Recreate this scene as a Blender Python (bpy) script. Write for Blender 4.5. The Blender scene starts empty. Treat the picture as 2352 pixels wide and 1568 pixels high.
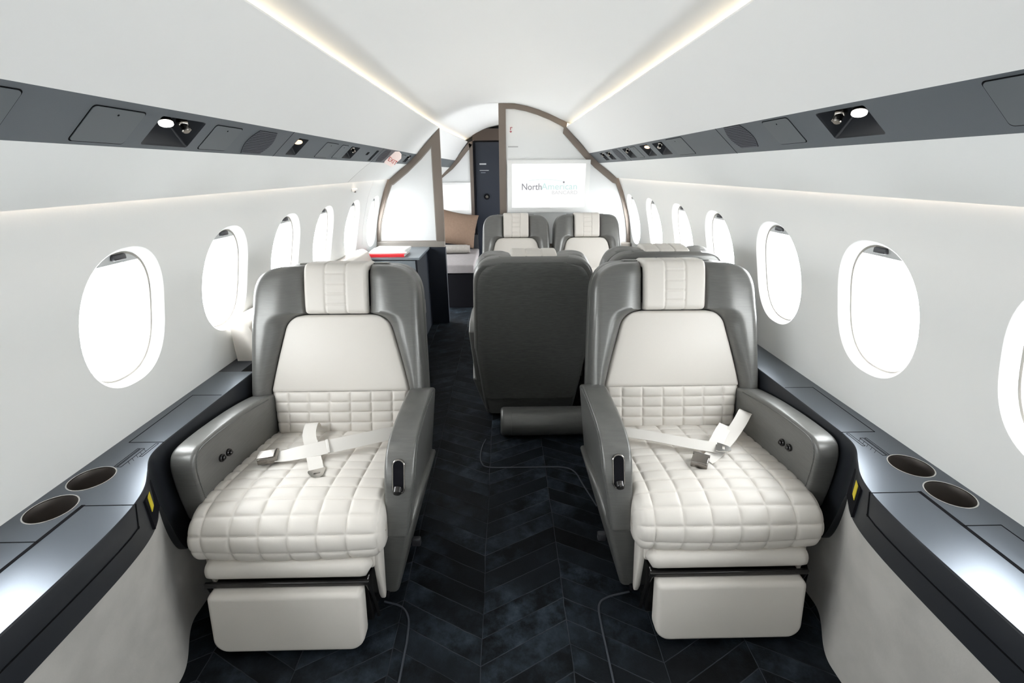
import bpy, bmesh, math, random
from mathutils import Vector, Matrix
from math import sin, cos, pi, sqrt, radians, exp
random.seed(7)
scene = bpy.context.scene
COL = scene.collection

# ---------------------------------------------------------------- camera
CAM_POS = (0.0, 0.0, 1.37)
CAM_ROT = ((0.99982631, 0.01134316, -0.01478793),
           (-0.01783061, 0.35126302, -0.93610702),
           (-0.00542396, 0.93620811, 0.35140426))
cd = bpy.data.cameras.new('camera')
cam = bpy.data.objects.new('camera', cd)
COL.objects.link(cam)
cd.sensor_width = 36.0
cd.lens = 36.0 * 1050 / 2352
cd.clip_start = 0.02
cam.matrix_world = Matrix.Translation(CAM_POS) @ Matrix(CAM_ROT).to_4x4()
scene.camera = cam

# ---------------------------------------------------------------- world, exposure
SKY = 13.0
w = bpy.data.worlds.new('overcast_sky')
scene.world = w
w.use_nodes = True
w.node_tree.nodes['Background'].inputs[0].default_value = (0.96, 0.98, 1.0, 1)
w.node_tree.nodes['Background'].inputs[1].default_value = SKY
scene.view_settings.view_transform = 'Standard'
scene.view_settings.look = 'None'
scene.view_settings.gamma = 1.0
scene.view_settings.use_curve_mapping = False
EXPOS = 0.55
scene.view_settings.exposure = EXPOS
cy = scene.cycles
cy.use_denoising = True
cy.max_bounces = 10
cy.diffuse_bounces = 7
cy.glossy_bounces = 3
cy.transparent_max_bounces = 8
cy.caustics_reflective = False
cy.caustics_refractive = False
cy.sample_clamp_indirect = 6.0

COVE = 4.2      # cove strips under the ceiling vault
COVE_WALL = 13.0  # cove strips over the side walls

# ---------------------------------------------------------------- cabin section
WIN_Y = [-0.83, -0.295, 0.235, 0.77, 1.305, 1.825, 2.36, 2.875, 3.44, 4.0, 4.66, 5.20]
YA, YB, YP = -1.25, 4.2, 6.0   # aft end behind the camera, partition, far bulkhead


def catmull(pts, n=8):
    P = [Vector(p) for p in pts]
    P = [P[0] * 2 - P[1]] + P + [P[-1] * 2 - P[-2]]
    out = []
    for i in range(1, len(P) - 2):
        a, b, c, d = P[i - 1:i + 3]
        for k in range(n):
            t = k / n
            out.append(0.5 * ((2 * b) + (c - a) * t + (2 * a - 5 * b + 4 * c - d) * t * t + (3 * b - a - 3 * c + d) * t ** 3))
    out.append(P[-2].copy())
    return out


WALLP = [(0.975, 1.345), (0.995, 1.30), (1.045, 1.19), (1.085, 1.07), (1.118, 0.95), (1.138, 0.83),
         (1.148, 0.72), (1.15, 0.60), (1.15, 0.50)]
_wc = catmull(WALLP, 12)


def wall_x(z):
    if z >= _wc[0].y: return _wc[0].x
    for a, b in zip(_wc[:-1], _wc[1:]):
        if a.y >= z >= b.y:
            t = (a.y - z) / max(1e-9, a.y - b.y)
            return a.x + (b.x - a.x) * t
    return _wc[-1].x


def wall_n(z, s):
    d = (wall_x(z + 0.02) - wall_x(z - 0.02)) / 0.04
    return Vector((-s, 0, d)).normalized()

# ---------------------------------------------------------------- materials


class M:
    pass


def mat(name, col, rough=0.5, metal=0.0, spec=0.5, bump=None, coat=0.0, streak=None, noise=None, emit=None, sheen=0.0):
    m = bpy.data.materials.new(name)
    m.use_nodes = True
    nt = m.node_tree
    b = nt.nodes['Principled BSDF']
    b.inputs['Base Color'].default_value = (*col, 1)
    b.inputs['Roughness'].default_value = rough
    b.inputs['Metallic'].default_value = metal
    b.inputs['Specular IOR Level'].default_value = spec
    b.inputs['Coat Weight'].default_value = coat
    b.inputs['Sheen Weight'].default_value = sheen
    tc = nt.nodes.new('ShaderNodeTexCoord')
    if emit:
        b.inputs['Emission Color'].default_value = (*emit[0], 1)
        b.inputs['Emission Strength'].default_value = emit[1]
    if noise or streak:
        mp = nt.nodes.new('ShaderNodeMapping')
        nz = nt.nodes.new('ShaderNodeTexNoise')
        cr = nt.nodes.new('ShaderNodeValToRGB')
        if streak:
            sc, amt = streak
            mp.inputs['Scale'].default_value = sc
        else:
            sc, amt = noise
            mp.inputs['Scale'].default_value = (sc, sc, sc)
        nz.inputs['Scale'].default_value = 1.0
        nz.inputs['Detail'].default_value = 4.0
        nt.links.new(tc.outputs['Object'], mp.inputs[0])
        nt.links.new(mp.outputs[0], nz.inputs['Vector'])
        nt.links.new(nz.outputs[0], cr.inputs[0])
        cr.color_ramp.elements[0].position = 0.3
        cr.color_ramp.elements[1].position = 0.7
        cr.color_ramp.elements[0].color = (*[c * (1 - amt) for c in col], 1)
        cr.color_ramp.elements[1].color = (*[min(1, c * (1 + amt)) for c in col], 1)
        nt.links.new(cr.outputs[0], b.inputs['Base Color'])
    if bump:
        sc, st = bump
        n2 = nt.nodes.new('ShaderNodeTexNoise')
        n2.inputs['Scale'].default_value = sc
        n2.inputs['Detail'].default_value = 5.0
        bp = nt.nodes.new('ShaderNodeBump')
        bp.inputs['Strength'].default_value = st
        bp.inputs['Distance'].default_value = 0.002
        nt.links.new(tc.outputs['Object'], n2.inputs['Vector'])
        nt.links.new(n2.outputs[0], bp.inputs['Height'])
        nt.links.new(bp.outputs[0], b.inputs['Normal'])
    return m


M.wall = mat('wall_fabric', (0.79, 0.80, 0.79), 0.6, spec=0.25, bump=(180, 0.05))
M.ceil = mat('ceiling_liner', (0.80, 0.805, 0.80), 0.65, spec=0.2)
M.rim = mat('window_rim_plastic', (0.86, 0.86, 0.85), 0.4, spec=0.4)
M.shade = mat('shade_plastic', (0.50, 0.51, 0.51), 0.5)
M.gasket = mat('window_gasket', (0.30, 0.285, 0.26), 0.7)
M.dark = mat('dark_plastic', (0.035, 0.035, 0.04), 0.4)
M.black = mat('black_void', (0.008, 0.008, 0.010), 0.8, spec=0.05)
M.strip = mat('overhead_panel_paint', (0.088, 0.102, 0.115), 0.5, spec=0.4, bump=(500, 0.08))
M.strip2 = mat('overhead_plate_paint', (0.097, 0.111, 0.121), 0.48, spec=0.4)
M.grille = mat('speaker_cloth', (0.062, 0.068, 0.082), 0.7)
M.console = mat('console_satin_metal', (0.12, 0.135, 0.155), 0.31, metal=0.8, spec=0.5, bump=(700, 0.05))
M.fascia = mat('console_fascia_paint', (0.016, 0.018, 0.022), 0.45, spec=0.35)
M.cup = mat('cup_liner', (0.13, 0.115, 0.105), 0.35, metal=0.7)
M.seam = mat('seam_black', (0.006, 0.006, 0.007), 0.9, spec=0.05)
M.chrome = mat('chrome', (0.75, 0.73, 0.70), 0.15, metal=1.0)
M.dchrome = mat('dark_chrome', (0.28, 0.26, 0.24), 0.2, metal=1.0)
M.smoke = mat('smoked_bar', (0.05, 0.048, 0.048), 0.18, metal=0.8)
M.suede = mat('suede_dado', (0.43, 0.415, 0.39), 0.95, spec=0.1, noise=(9, 0.10), bump=(120, 0.15), sheen=0.2)
M.cream = mat('cream_leather', (0.620, 0.585, 0.540), 0.42, spec=0.4, bump=(450, 0.10))
M.grey = mat('pearl_grey_leather', (0.130, 0.129, 0.122), 0.32, metal=0.25, spec=0.55, streak=((22, 22, 420), 0.09), bump=(420, 0.12))
M.greyback = mat('dark_grey_back_fabric', (0.098, 0.098, 0.092), 0.5, spec=0.45, streak=((26, 8, 260), 0.20), bump=(300, 0.15))
M.belt = mat('belt_webbing', (0.70, 0.67, 0.63), 0.75, spec=0.2)
M.frame = mat('bronze_frame', (0.20, 0.165, 0.14), 0.42, metal=0.35)
M.headf = mat('dark_bronze_frame', (0.065, 0.048, 0.038), 0.45, metal=0.2)
M.framel = mat('light_bronze_frame', (0.33, 0.30, 0.27), 0.4, metal=0.3)
M.panel = mat('partition_panel', (0.80, 0.81, 0.81), 0.4, spec=0.4)
M.navy = mat('dark_navy_veneer', (0.018, 0.022, 0.032), 0.4, spec=0.35)
M.taupe = mat('taupe_cushion', (0.17, 0.112, 0.078), 0.9, noise=(60, 0.08))
M.blanket = mat('grey_blanket', (0.27, 0.25, 0.23), 0.95, noise=(50, 0.08))
M.bed = mat('bed_fabric', (0.31, 0.285, 0.285), 0.85, noise=(30, 0.05))
M.cab = mat('cabinet_grey_paint', (0.21, 0.24, 0.27), 0.32, metal=0.4)
M.wood = mat('table_edge_wood', (0.55, 0.33, 0.16), 0.4)
M.paper = mat('magazine_white', (0.80, 0.80, 0.78), 0.4)
M.red = mat('magazine_red', (0.62, 0.02, 0.03), 0.4)
M.yellow = mat('yellow_tag', (0.62, 0.50, 0.02), 0.5)
M.screen = mat('screen_lit', (0.02, 0.02, 0.02), 0.3, spec=0.2, emit=((1, 1, 1), 0.70))
M.lamp = mat('lamp_lens', (1, 1, 1), 0.3, emit=((1.0, 0.97, 0.92), 10.0))
M.lampw = mat('lamp_lens_warm', (1, 0.8, 0.6), 0.3, emit=((1.0, 0.62, 0.38), 0.9))
M.cove = mat('cove_led', (1, 1, 1), 0.5, emit=((1.0, 0.78, 0.50), COVE))
M.covew = mat('cove_led_wall', (1, 1, 1), 0.5, emit=((1.0, 0.78, 0.64), COVE_WALL))
M.exitw = mat('exit_sign_face', (0.5, 0.46, 0.44), 0.4, emit=((1.0, 0.80, 0.74), 0.36))
M.exitr = mat('exit_sign_red', (0.42, 0.02, 0.012), 0.5, spec=0.2, emit=((0.9, 0.08, 0.03), 0.06))
M.t_dark = mat('ink_grey', (0.02, 0.02, 0.02), 0.5, spec=0.2, emit=((0.22, 0.22, 0.25), 0.68))
M.t_teal = mat('ink_pale_teal', (0.02, 0.02, 0.02), 0.5, spec=0.2, emit=((0.62, 0.84, 0.82), 0.68))
M.t_pale = mat('ink_pale_grey', (0.02, 0.02, 0.02), 0.5, spec=0.2, emit=((0.72, 0.72, 0.73), 0.68))
M.t_maroon = mat('ink_maroon', (0.35, 0.01, 0.04), 0.5)
M.t_white = mat('ink_white', (0.55, 0.55, 0.55), 0.5)
M.t_grey = mat('ink_grey_mark', (0.42, 0.42, 0.43), 0.5)


def glass_mat():
    m = bpy.data.materials.new('window_glass')
    m.use_nodes = True
    nt = m.node_tree
    nt.nodes.clear()
    o = nt.nodes.new('ShaderNodeOutputMaterial')
    mx = nt.nodes.new('ShaderNodeMixShader')
    tr = nt.nodes.new('ShaderNodeBsdfTransparent')
    gl = nt.nodes.new('ShaderNodeBsdfGlossy')
    gl.inputs['Roughness'].default_value = 0.05
    tr.inputs[0].default_value = (0.96, 0.98, 0.98, 1)
    mx.inputs[0].default_value = 0.05
    nt.links.new(tr.outputs[0], mx.inputs[1])
    nt.links.new(gl.outputs[0], mx.inputs[2])
    nt.links.new(mx.outputs[0], o.inputs[0])
    return m


M.glass = glass_mat()


def carpet_mat():
    m = bpy.data.materials.new('chevron_hide_carpet')
    m.use_nodes = True
    nt = m.node_tree
    N, L = nt.nodes, nt.links
    b = N['Principled BSDF']
    b.inputs['Roughness'].default_value = 0.62
    b.inputs['Specular IOR Level'].default_value = 0.12
    tc = N.new('ShaderNodeTexCoord')
    sx = N.new('ShaderNodeSeparateXYZ')
    L.new(tc.outputs['Object'], sx.inputs[0])

    def mt(op, a, b_=None, c=None):
        n = N.new('ShaderNodeMath')
        n.operation = op
        for i, v in enumerate((a, b_, c)):
            if v is None: continue
            if isinstance(v, (int, float)): n.inputs[i].default_value = v
            else: L.new(v, n.inputs[i])
        return n.outputs[0]
    # a little hand-cut waviness
    wv = N.new('ShaderNodeTexNoise'); wv.inputs['Scale'].default_value = 5.0
    L.new(tc.outputs['Object'], wv.inputs['Vector'])
    wob = mt('MULTIPLY', mt('SUBTRACT', wv.outputs[0], 0.5), 0.012)
    x = mt('ADD', sx.outputs[0], wob)
    y = mt('ADD', sx.outputs[1], wob)
    W = 0.272
    xs = mt('DIVIDE', mt('ADD', x, 0.083 + W * 20), W)
    tri = mt('PINGPONG', xs, 1.0)
    v = mt('DIVIDE', mt('SUBTRACT', y, mt('MULTIPLY', tri, 0.145)), 0.083)
    v = mt('ADD', v, 0.83 + 50)
    fv = mt('FRACT', v)
    fx = mt('FRACT', xs)
    dv = mt('MULTIPLY', mt('MINIMUM', fv, mt('SUBTRACT', 1.0, fv)), 0.083)
    dx = mt('MULTIPLY', mt('MINIMUM', fx, mt('SUBTRACT', 1.0, fx)), W)
    d = mt('MINIMUM', dv, dx)
    line = mt('SUBTRACT', 1.0, mt('SMOOTH_MIN', 1.0, mt('DIVIDE', d, 0.0022), 0.2))
    line = mt('MAXIMUM', line, 0.0)
    cid = N.new('ShaderNodeCombineXYZ')
    L.new(mt('FLOOR', xs), cid.inputs[0]); L.new(mt('FLOOR', v), cid.inputs[1])
    wn = N.new('ShaderNodeTexWhiteNoise')
    L.new(cid.outputs[0], wn.inputs['Vector'])
    nz = N.new('ShaderNodeTexNoise'); nz.inputs['Scale'].default_value = 9.0; nz.inputs['Detail'].default_value = 8.0
    nz.inputs['Roughness'].default_value = 0.7
    ofs = N.new('ShaderNodeVectorMath'); ofs.operation = 'MULTIPLY_ADD'
    L.new(wn.outputs['Color'], ofs.inputs[0]); ofs.inputs[1].default_value = (7, 7, 7)
    L.new(tc.outputs['Object'], ofs.inputs[2])
    L.new(ofs.outputs[0], nz.inputs['Vector'])
    lo_n = N.new('ShaderNodeTexNoise'); lo_n.inputs['Scale'].default_value = 3.2; lo_n.inputs['Detail'].default_value = 5.0
    L.new(ofs.outputs[0], lo_n.inputs['Vector'])
    f = mt('MULTIPLY', mt('POWER', mt('MAXIMUM', mt('SUBTRACT', nz.outputs[0], 0.40), 0.0), 1.3), 2.6)
    f = mt('MULTIPLY', f, mt('MAXIMUM', mt('MULTIPLY', mt('SUBTRACT', lo_n.outputs[0], 0.38), 7.0), 0.15))
    f = mt('MULTIPLY_ADD', wn.outputs[0], 0.12, f)  # mottled hide tone, with the nap's sheen painted into the colour
    cr = N.new('ShaderNodeValToRGB')
    cr.color_ramp.elements[0].color = (0.0009, 0.0013, 0.0018, 1)
    cr.color_ramp.elements[1].color = (0.036, 0.050, 0.066, 1)
    L.new(f, cr.inputs[0])
    mx = N.new('ShaderNodeMix'); mx.data_type = 'RGBA'
    L.new(mt('MULTIPLY', line, mt('MULTIPLY_ADD', wv.outputs[0], 2.4, -0.6)), mx.inputs[0]); L.new(cr.outputs[0], mx.inputs[6]); mx.inputs[7].default_value = (0.050, 0.057, 0.068, 1)
    L.new(mx.outputs[2], b.inputs['Base Color'])
    bp = N.new('ShaderNodeBump'); bp.inputs['Strength'].default_value = 0.5; bp.inputs['Distance'].default_value = 0.004
    fine = N.new('ShaderNodeTexNoise'); fine.inputs['Scale'].default_value = 160.0
    L.new(tc.outputs['Object'], fine.inputs['Vector'])
    L.new(mt('ADD', mt('MULTIPLY', fine.outputs[0], 0.5), mt('MULTIPLY', line, -1.0)), bp.inputs['Height'])
    L.new(bp.outputs[0], b.inputs['Normal'])
    return m


M.carpet = carpet_mat()

# ---------------------------------------------------------------- mesh helpers


def link(name, me, m=None, parent=None, smooth=True, sharp=40, kind=None):
    if m: me.materials.append(m)
    if smooth:
        me.polygons.foreach_set('use_smooth', [True] * len(me.polygons))
        if sharp: me.set_sharp_from_angle(angle=radians(sharp))
    o = bpy.data.objects.new(name, me)
    COL.objects.link(o)
    if parent is not None: o.parent = parent
    if kind: o['kind'] = kind
    return o


def from_bm(bm, name):
    bmesh.ops.recalc_face_normals(bm, faces=bm.faces)
    me = bpy.data.meshes.new(name)
    bm.to_mesh(me)
    bm.free()
    return me


def tag(o, label=None, cat=None, group=None):
    if label: o['label'] = label
    if cat: o['category'] = cat
    if group: o['group'] = group
    return o


def empty(name, loc, label, cat, group=None, rz=0.0, scale=(1, 1, 1)):
    o = bpy.data.objects.new(name, None)
    COL.objects.link(o)
    o.location = loc
    o.rotation_euler = (0, 0, rz)
    o.scale = scale
    o.empty_display_size = 0.1
    return tag(o, label, cat, group)


def loft_bm(rows, closed=True, caps=True, bm=None):
    bm = bm or bmesh.new()
    V = [[bm.verts.new(p) for p in r] for r in rows]
    n = len(rows[0])
    for a, b in zip(V[:-1], V[1:]):
        for i in range(n if closed else n - 1):
            j = (i + 1) % n
            try: bm.faces.new((a[i], a[j], b[j], b[i]))
            except ValueError: pass
    if caps and closed:
        bm.faces.new(V[0]); bm.faces.new(V[-1][::-1])
    return bm


def grid_bm(P, bm=None):
    return loft_bm(P, closed=False, caps=False, bm=bm)


def box_bm(c, s, r=0.0, seg=2, bm=None, rot=None):
    b2 = bmesh.new()
    bmesh.ops.create_cube(b2, size=1.0)
    bmesh.ops.scale(b2, vec=s, verts=b2.verts)
    if r > 0:
        bmesh.ops.bevel(b2, geom=list(b2.edges), offset=r, segments=seg, profile=0.5, affect='EDGES')
    if rot is not None: bmesh.ops.transform(b2, matrix=rot.to_4x4(), verts=b2.verts)
    bmesh.ops.translate(b2, vec=c, verts=b2.verts)
    if bm is None: return b2
    me = bpy.data.meshes.new('tmp'); b2.to_mesh(me); b2.free()
    bm.from_mesh(me); bpy.data.meshes.remove(me)
    return bm


def prism_bm(poly, axis, a, b, r=0.0, seg=2, bm=None):
    """poly = 2D points in the plane across axis; extruded from a to b"""
    def P(p, t):
        return (t, p[0], p[1]) if axis == 'x' else (p[0], t, p[1]) if axis == 'y' else (p[0], p[1], t)
    b2 = bmesh.new()
    A = [b2.verts.new(P(p, a)) for p in poly]
    B = [b2.verts.new(P(p, b)) for p in poly]
    f1 = b2.faces.new(A); f2 = b2.faces.new(B[::-1])
    n = len(poly)
    for i in range(n): b2.faces.new((A[i], B[i], B[(i + 1) % n], A[(i + 1) % n]))
    bmesh.ops.recalc_face_normals(b2, faces=b2.faces)
    if r > 0:
        es = list(f1.edges) + list(f2.edges)
        bmesh.ops.bevel(b2, geom=es, offset=r, segments=seg, profile=0.5, affect='EDGES')
    if bm is None: return b2
    me = bpy.data.meshes.new('tmp'); b2.to_mesh(me); b2.free()
    bm.from_mesh(me); bpy.data.meshes.remove(me)
    return bm


def tube_bm(pts, r, n=8, bm=None, closed=False):
    pts = [Vector(p) for p in pts]
    rows = []
    up = None
    m = len(pts)
    for i, p in enumerate(pts):
        if closed: t = pts[(i + 1) % m] - pts[i - 1]
        else: t = pts[min(i + 1, m - 1)] - pts[max(i - 1, 0)]
        t.normalize()
        if up is None:
            up = Vector((0, 0, 1)) if abs(t.z) < 0.9 else Vector((0, 1, 0))
        a = t.cross(up).normalized(); c = a.cross(t).normalized(); up = c
        rows.append([p + a * (r * cos(2 * pi * k / n)) + c * (r * sin(2 * pi * k / n)) for k in range(n)])
    if closed: rows.append(rows[0])
    return loft_bm(rows, True, not closed, bm)


def cyl_bm(c, axis, r, h, n=24, r2=None, bm=None, bev=0.0):
    axis = Vector(axis).normalized()
    r2 = r if r2 is None else r2
    q = axis.to_track_quat('Z', 'Y')
    prof = [(r, -h / 2), (r2, h / 2)]
    if bev: prof = [(r - bev, -h / 2), (r, -h / 2 + bev), (r2, h / 2 - bev), (r2 - bev, h / 2)]
    rows = [[Vector(c) + q @ Vector((rr * cos(2 * pi * k / n), rr * sin(2 * pi * k / n), z)) for k in range(n)] for rr, z in prof]
    return loft_bm(rows, True, True, bm)


def ring_bm(c, r1, r2, z0, z1, n=36, bm=None):
    rows = []
    for rr, z in ((r1, z0), (r1, z1), (r2, z1), (r2, z0)):
        rows.append([(c[0] + rr * cos(2 * pi * k / n), c[1] + rr * sin(2 * pi * k / n), z) for k in range(n)])
    rows.append(rows[0])
    return loft_bm(rows, True, False, bm)


def fill_bm(loops, mapf):
    """flat region with holes: loops of 2D points, first is the outer one"""
    bm = bmesh.new()
    for lp in loops:
        vs = [bm.verts.new((p[0], p[1], 0)) for p in lp]
        for i in range(len(vs)): bm.edges.new((vs[i], vs[(i + 1) % len(vs)]))
    bmesh.ops.triangle_fill(bm, edges=list(bm.edges), use_beauty=True, use_dissolve=False)
    for v in bm.verts: v.co = Vector(mapf(v.co.x, v.co.y))
    return bm


def text_obj(name, s, size, mtx, m, parent=None, depth=0.0005, align='LEFT', sx=1.0, width=None):
    cu = bpy.data.curves.new('t', 'FONT')
    cu.body = s; cu.size = size; cu.extrude = depth; cu.align_x = align
    t = bpy.data.objects.new('t', cu)
    COL.objects.link(t)
    dg = bpy.context.evaluated_depsgraph_get()
    me = bpy.data.meshes.new_from_object(t.evaluated_get(dg))
    bpy.data.objects.remove(t); bpy.data.curves.remove(cu)
    if width:
        xs = [v.co.x for v in me.vertices]
        sx = width / (max(xs) - min(xs))
    me.transform(Matrix.Diagonal((sx, 1, 1, 1)))
    me.transform(mtx)
    me.materials.clear()
    return link(name, me, m, parent, smooth=False)


def line_bm(pts, wd, n, bm=None, lift=0.0006, h=0.0008):
    """thin raised line following pts on a surface with normal n"""
    n = Vector(n).normalized()
    bm = bm or bmesh.new()
    P = [Vector(p) + n * lift for p in pts]
    for i in range(len(P) - 1):
        t = (P[i + 1] - P[i]).normalized(); s = t.cross(n).normalized() * wd / 2
        a, b = P[i] - t * wd * .3, P[i + 1] + t * wd * .3
        vs = [bm.verts.new(q) for q in (a - s, a + s, b + s, b - s)]
        vt = [bm.verts.new(v.co - n * h) for v in vs]
        bm.faces.new(vs); bm.faces.new(vt[::-1])
        for k in range(4): bm.faces.new((vs[k], vs[(k + 1) % 4], vt[(k + 1) % 4], vt[k]))
    return bm

# ================================================================= SETTING
# floor
bm = bmesh.new()
bmesh.ops.create_grid(bm, x_segments=1, y_segments=1, size=1.0)
bmesh.ops.scale(bm, vec=(1.2, (YP - YA) / 2 + .3, 1), verts=bm.verts)
bmesh.ops.translate(bm, vec=(0, (YP + YA) / 2, 0), verts=bm.verts)
floor = link('floor', from_bm(bm, 'floor'), M.carpet, smooth=False, kind='structure')
SEAMS = [[(-0.110, 2.14), (-0.125, 2.08), (-0.133, 2.0), (-0.125, 1.93), (-0.09, 1.89), (0.05, 1.885), (0.17, 1.885), (0.28, 1.88), (0.33, 1.84), (0.355, 1.74), (0.39, 1.6)],
         [(0.42, 1.17), (0.34, 1.15), (0.305, 1.12), (0.298, 1.05), (0.298, 0.93), (0.298, 0.5), (0.298, -0.4)],
         [(-0.42, 1.15), (-0.36, 1.13), (-0.328, 1.09), (-0.318, 1.03), (-0.315, 0.93), (-0.315, 0.5), (-0.315, -0.4)]]
M.cord = mat('carpet_cord', (0.035, 0.04, 0.05), 0.6)
for s in SEAMS:
    pts = catmull([(x, y, 0.0015) for x, y in s], 6)
    link('seam_cord', from_bm(tube_bm(pts, 0.0035, 6), 'seam_cord'), M.cord, floor)

# ceiling vault with its cove shelves
VAULT = [(0.0, 1.882), (0.10, 1.878), (0.20, 1.860), (0.30, 1.832), (0.40, 1.795), (0.50, 1.752), (0.56, 1.732), (0.605, 1.725)]


def taper(x, z, y):
    """the section narrows beyond the partition"""
    if y <= YB: return x, z
    t = min(1.0, (y - YB) / (YP - YB)); t = t * t * (3 - 2 * t)
    return x * (1 - 0.22 * t), z - 0.02 * t


def sweep(profile, ys, s=1):
    rows = []
    for y in ys:
        r = []
        for x, z in profile:
            a, b = taper(x, z, y)
            r.append((a * s, y, b))
        rows.append(r)
    return rows


YS = [YA, 0, 1, 2, 3, YB, 4.5, 4.8, 5.1, 5.4, 5.7, YP]
vp = [(p.x, p.y) for p in catmull(VAULT, 4)]
prof = [(-x, z) for x, z in vp[::-1]] + vp[1:]
bm = grid_bm(sweep(prof, YS))
link('ceiling', from_bm(bm, 'ceiling'), M.ceil, kind='structure')
for s, nm in ((-1, 'left'), (1, 'right')):
    # sloped upper panel; the shelf behind its lip carries the light strip
    up = [(0.605, 1.725), (0.605, 1.700), (0.540, 1.706), (0.532, 1.705), (0.530, 1.699)] + \
         [(0.530 + 0.20 * t + 0.010 * sin(pi * t), 1.699 - 0.201 * t - 0.003 * sin(pi * t)) for t in [k / 10 for k in range(1, 11)]]
    link('ceiling_' + nm, from_bm(grid_bm(sweep(up, YS, s)), 'ceiling_' + nm), M.ceil, kind='structure')
    led = [(0.598, 1.706), (0.598, 1.722)]
    o = link('cove_light', from_bm(grid_bm(sweep(led, [YA + .02, 0, 2, YB - .03], s)), 'cove_light'), M.cove)
    tag(o, 'warm light strip behind the %s ceiling lip, camera side of the partitions' % nm, 'light', 'ceiling cove lights')
    o = link('cove_light', from_bm(grid_bm(sweep(led, [YB + .03, 4.5, 4.8, 5.1, 5.4, 5.7, YP - .02], s)), 'cove_light'), M.cove)
    tag(o, 'warm light strip behind the %s ceiling lip, beyond the partitions' % nm, 'light', 'ceiling cove lights')
    # lower sloped panel under the service strip
    lo = [(0.820, 1.420)] + [(0.820 + 0.158 * t, 1.420 - 0.118 * t + 0.004 * sin(pi * t)) for t in [k / 8 for k in range(1, 9)]] + \
         [(0.980, 1.299), (0.984, 1.303), (0.976, 1.330), (0.976, 1.350)]
    link('trim_' + ('1' if s < 0 else '2'), from_bm(grid_bm(sweep(lo, YS, s)), 'trim'), M.wall, kind='structure')
    led = [(0.979, 1.338), (0.979, 1.322)]
    o = link('wall_wash_light', from_bm(grid_bm(sweep([(0.9775, 1.342), (0.9805, 1.322)], [YA + .02, 0, 2, YB - .03], s)), 'wall_wash_light'), M.covew)
    tag(o, 'warm light strip above the %s windows, under the sloped panel' % nm, 'light', 'wall wash lights')

# side walls with oval window openings
EXPO = 2.35


def sup(a, b, th):
    c, s_ = cos(th), sin(th)
    return a * math.copysign(abs(c) ** (2 / EXPO), c), b * math.copysign(abs(s_) ** (2 / EXPO), s_)


WZ = 0.967
NR = 64
RINGS = [(0.160, 0.207, 0.0), (0.1585, 0.2055, 0.0012), (0.154, 0.201, 0.005), (0.149, 0.196, 0.014), (0.1465, 0.1935, 0.026),
         (0.1455, 0.1925, 0.034), (0.139, 0.186, 0.046), (0.137, 0.184, 0.060), (0.136, 0.183, 0.082)]
GASKET = [(0.1456, 0.1926, 0.0315), (0.1405, 0.1875, 0.0325), (0.1395, 0.1865, 0.040), (0.1392, 0.1862, 0.046)]


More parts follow.
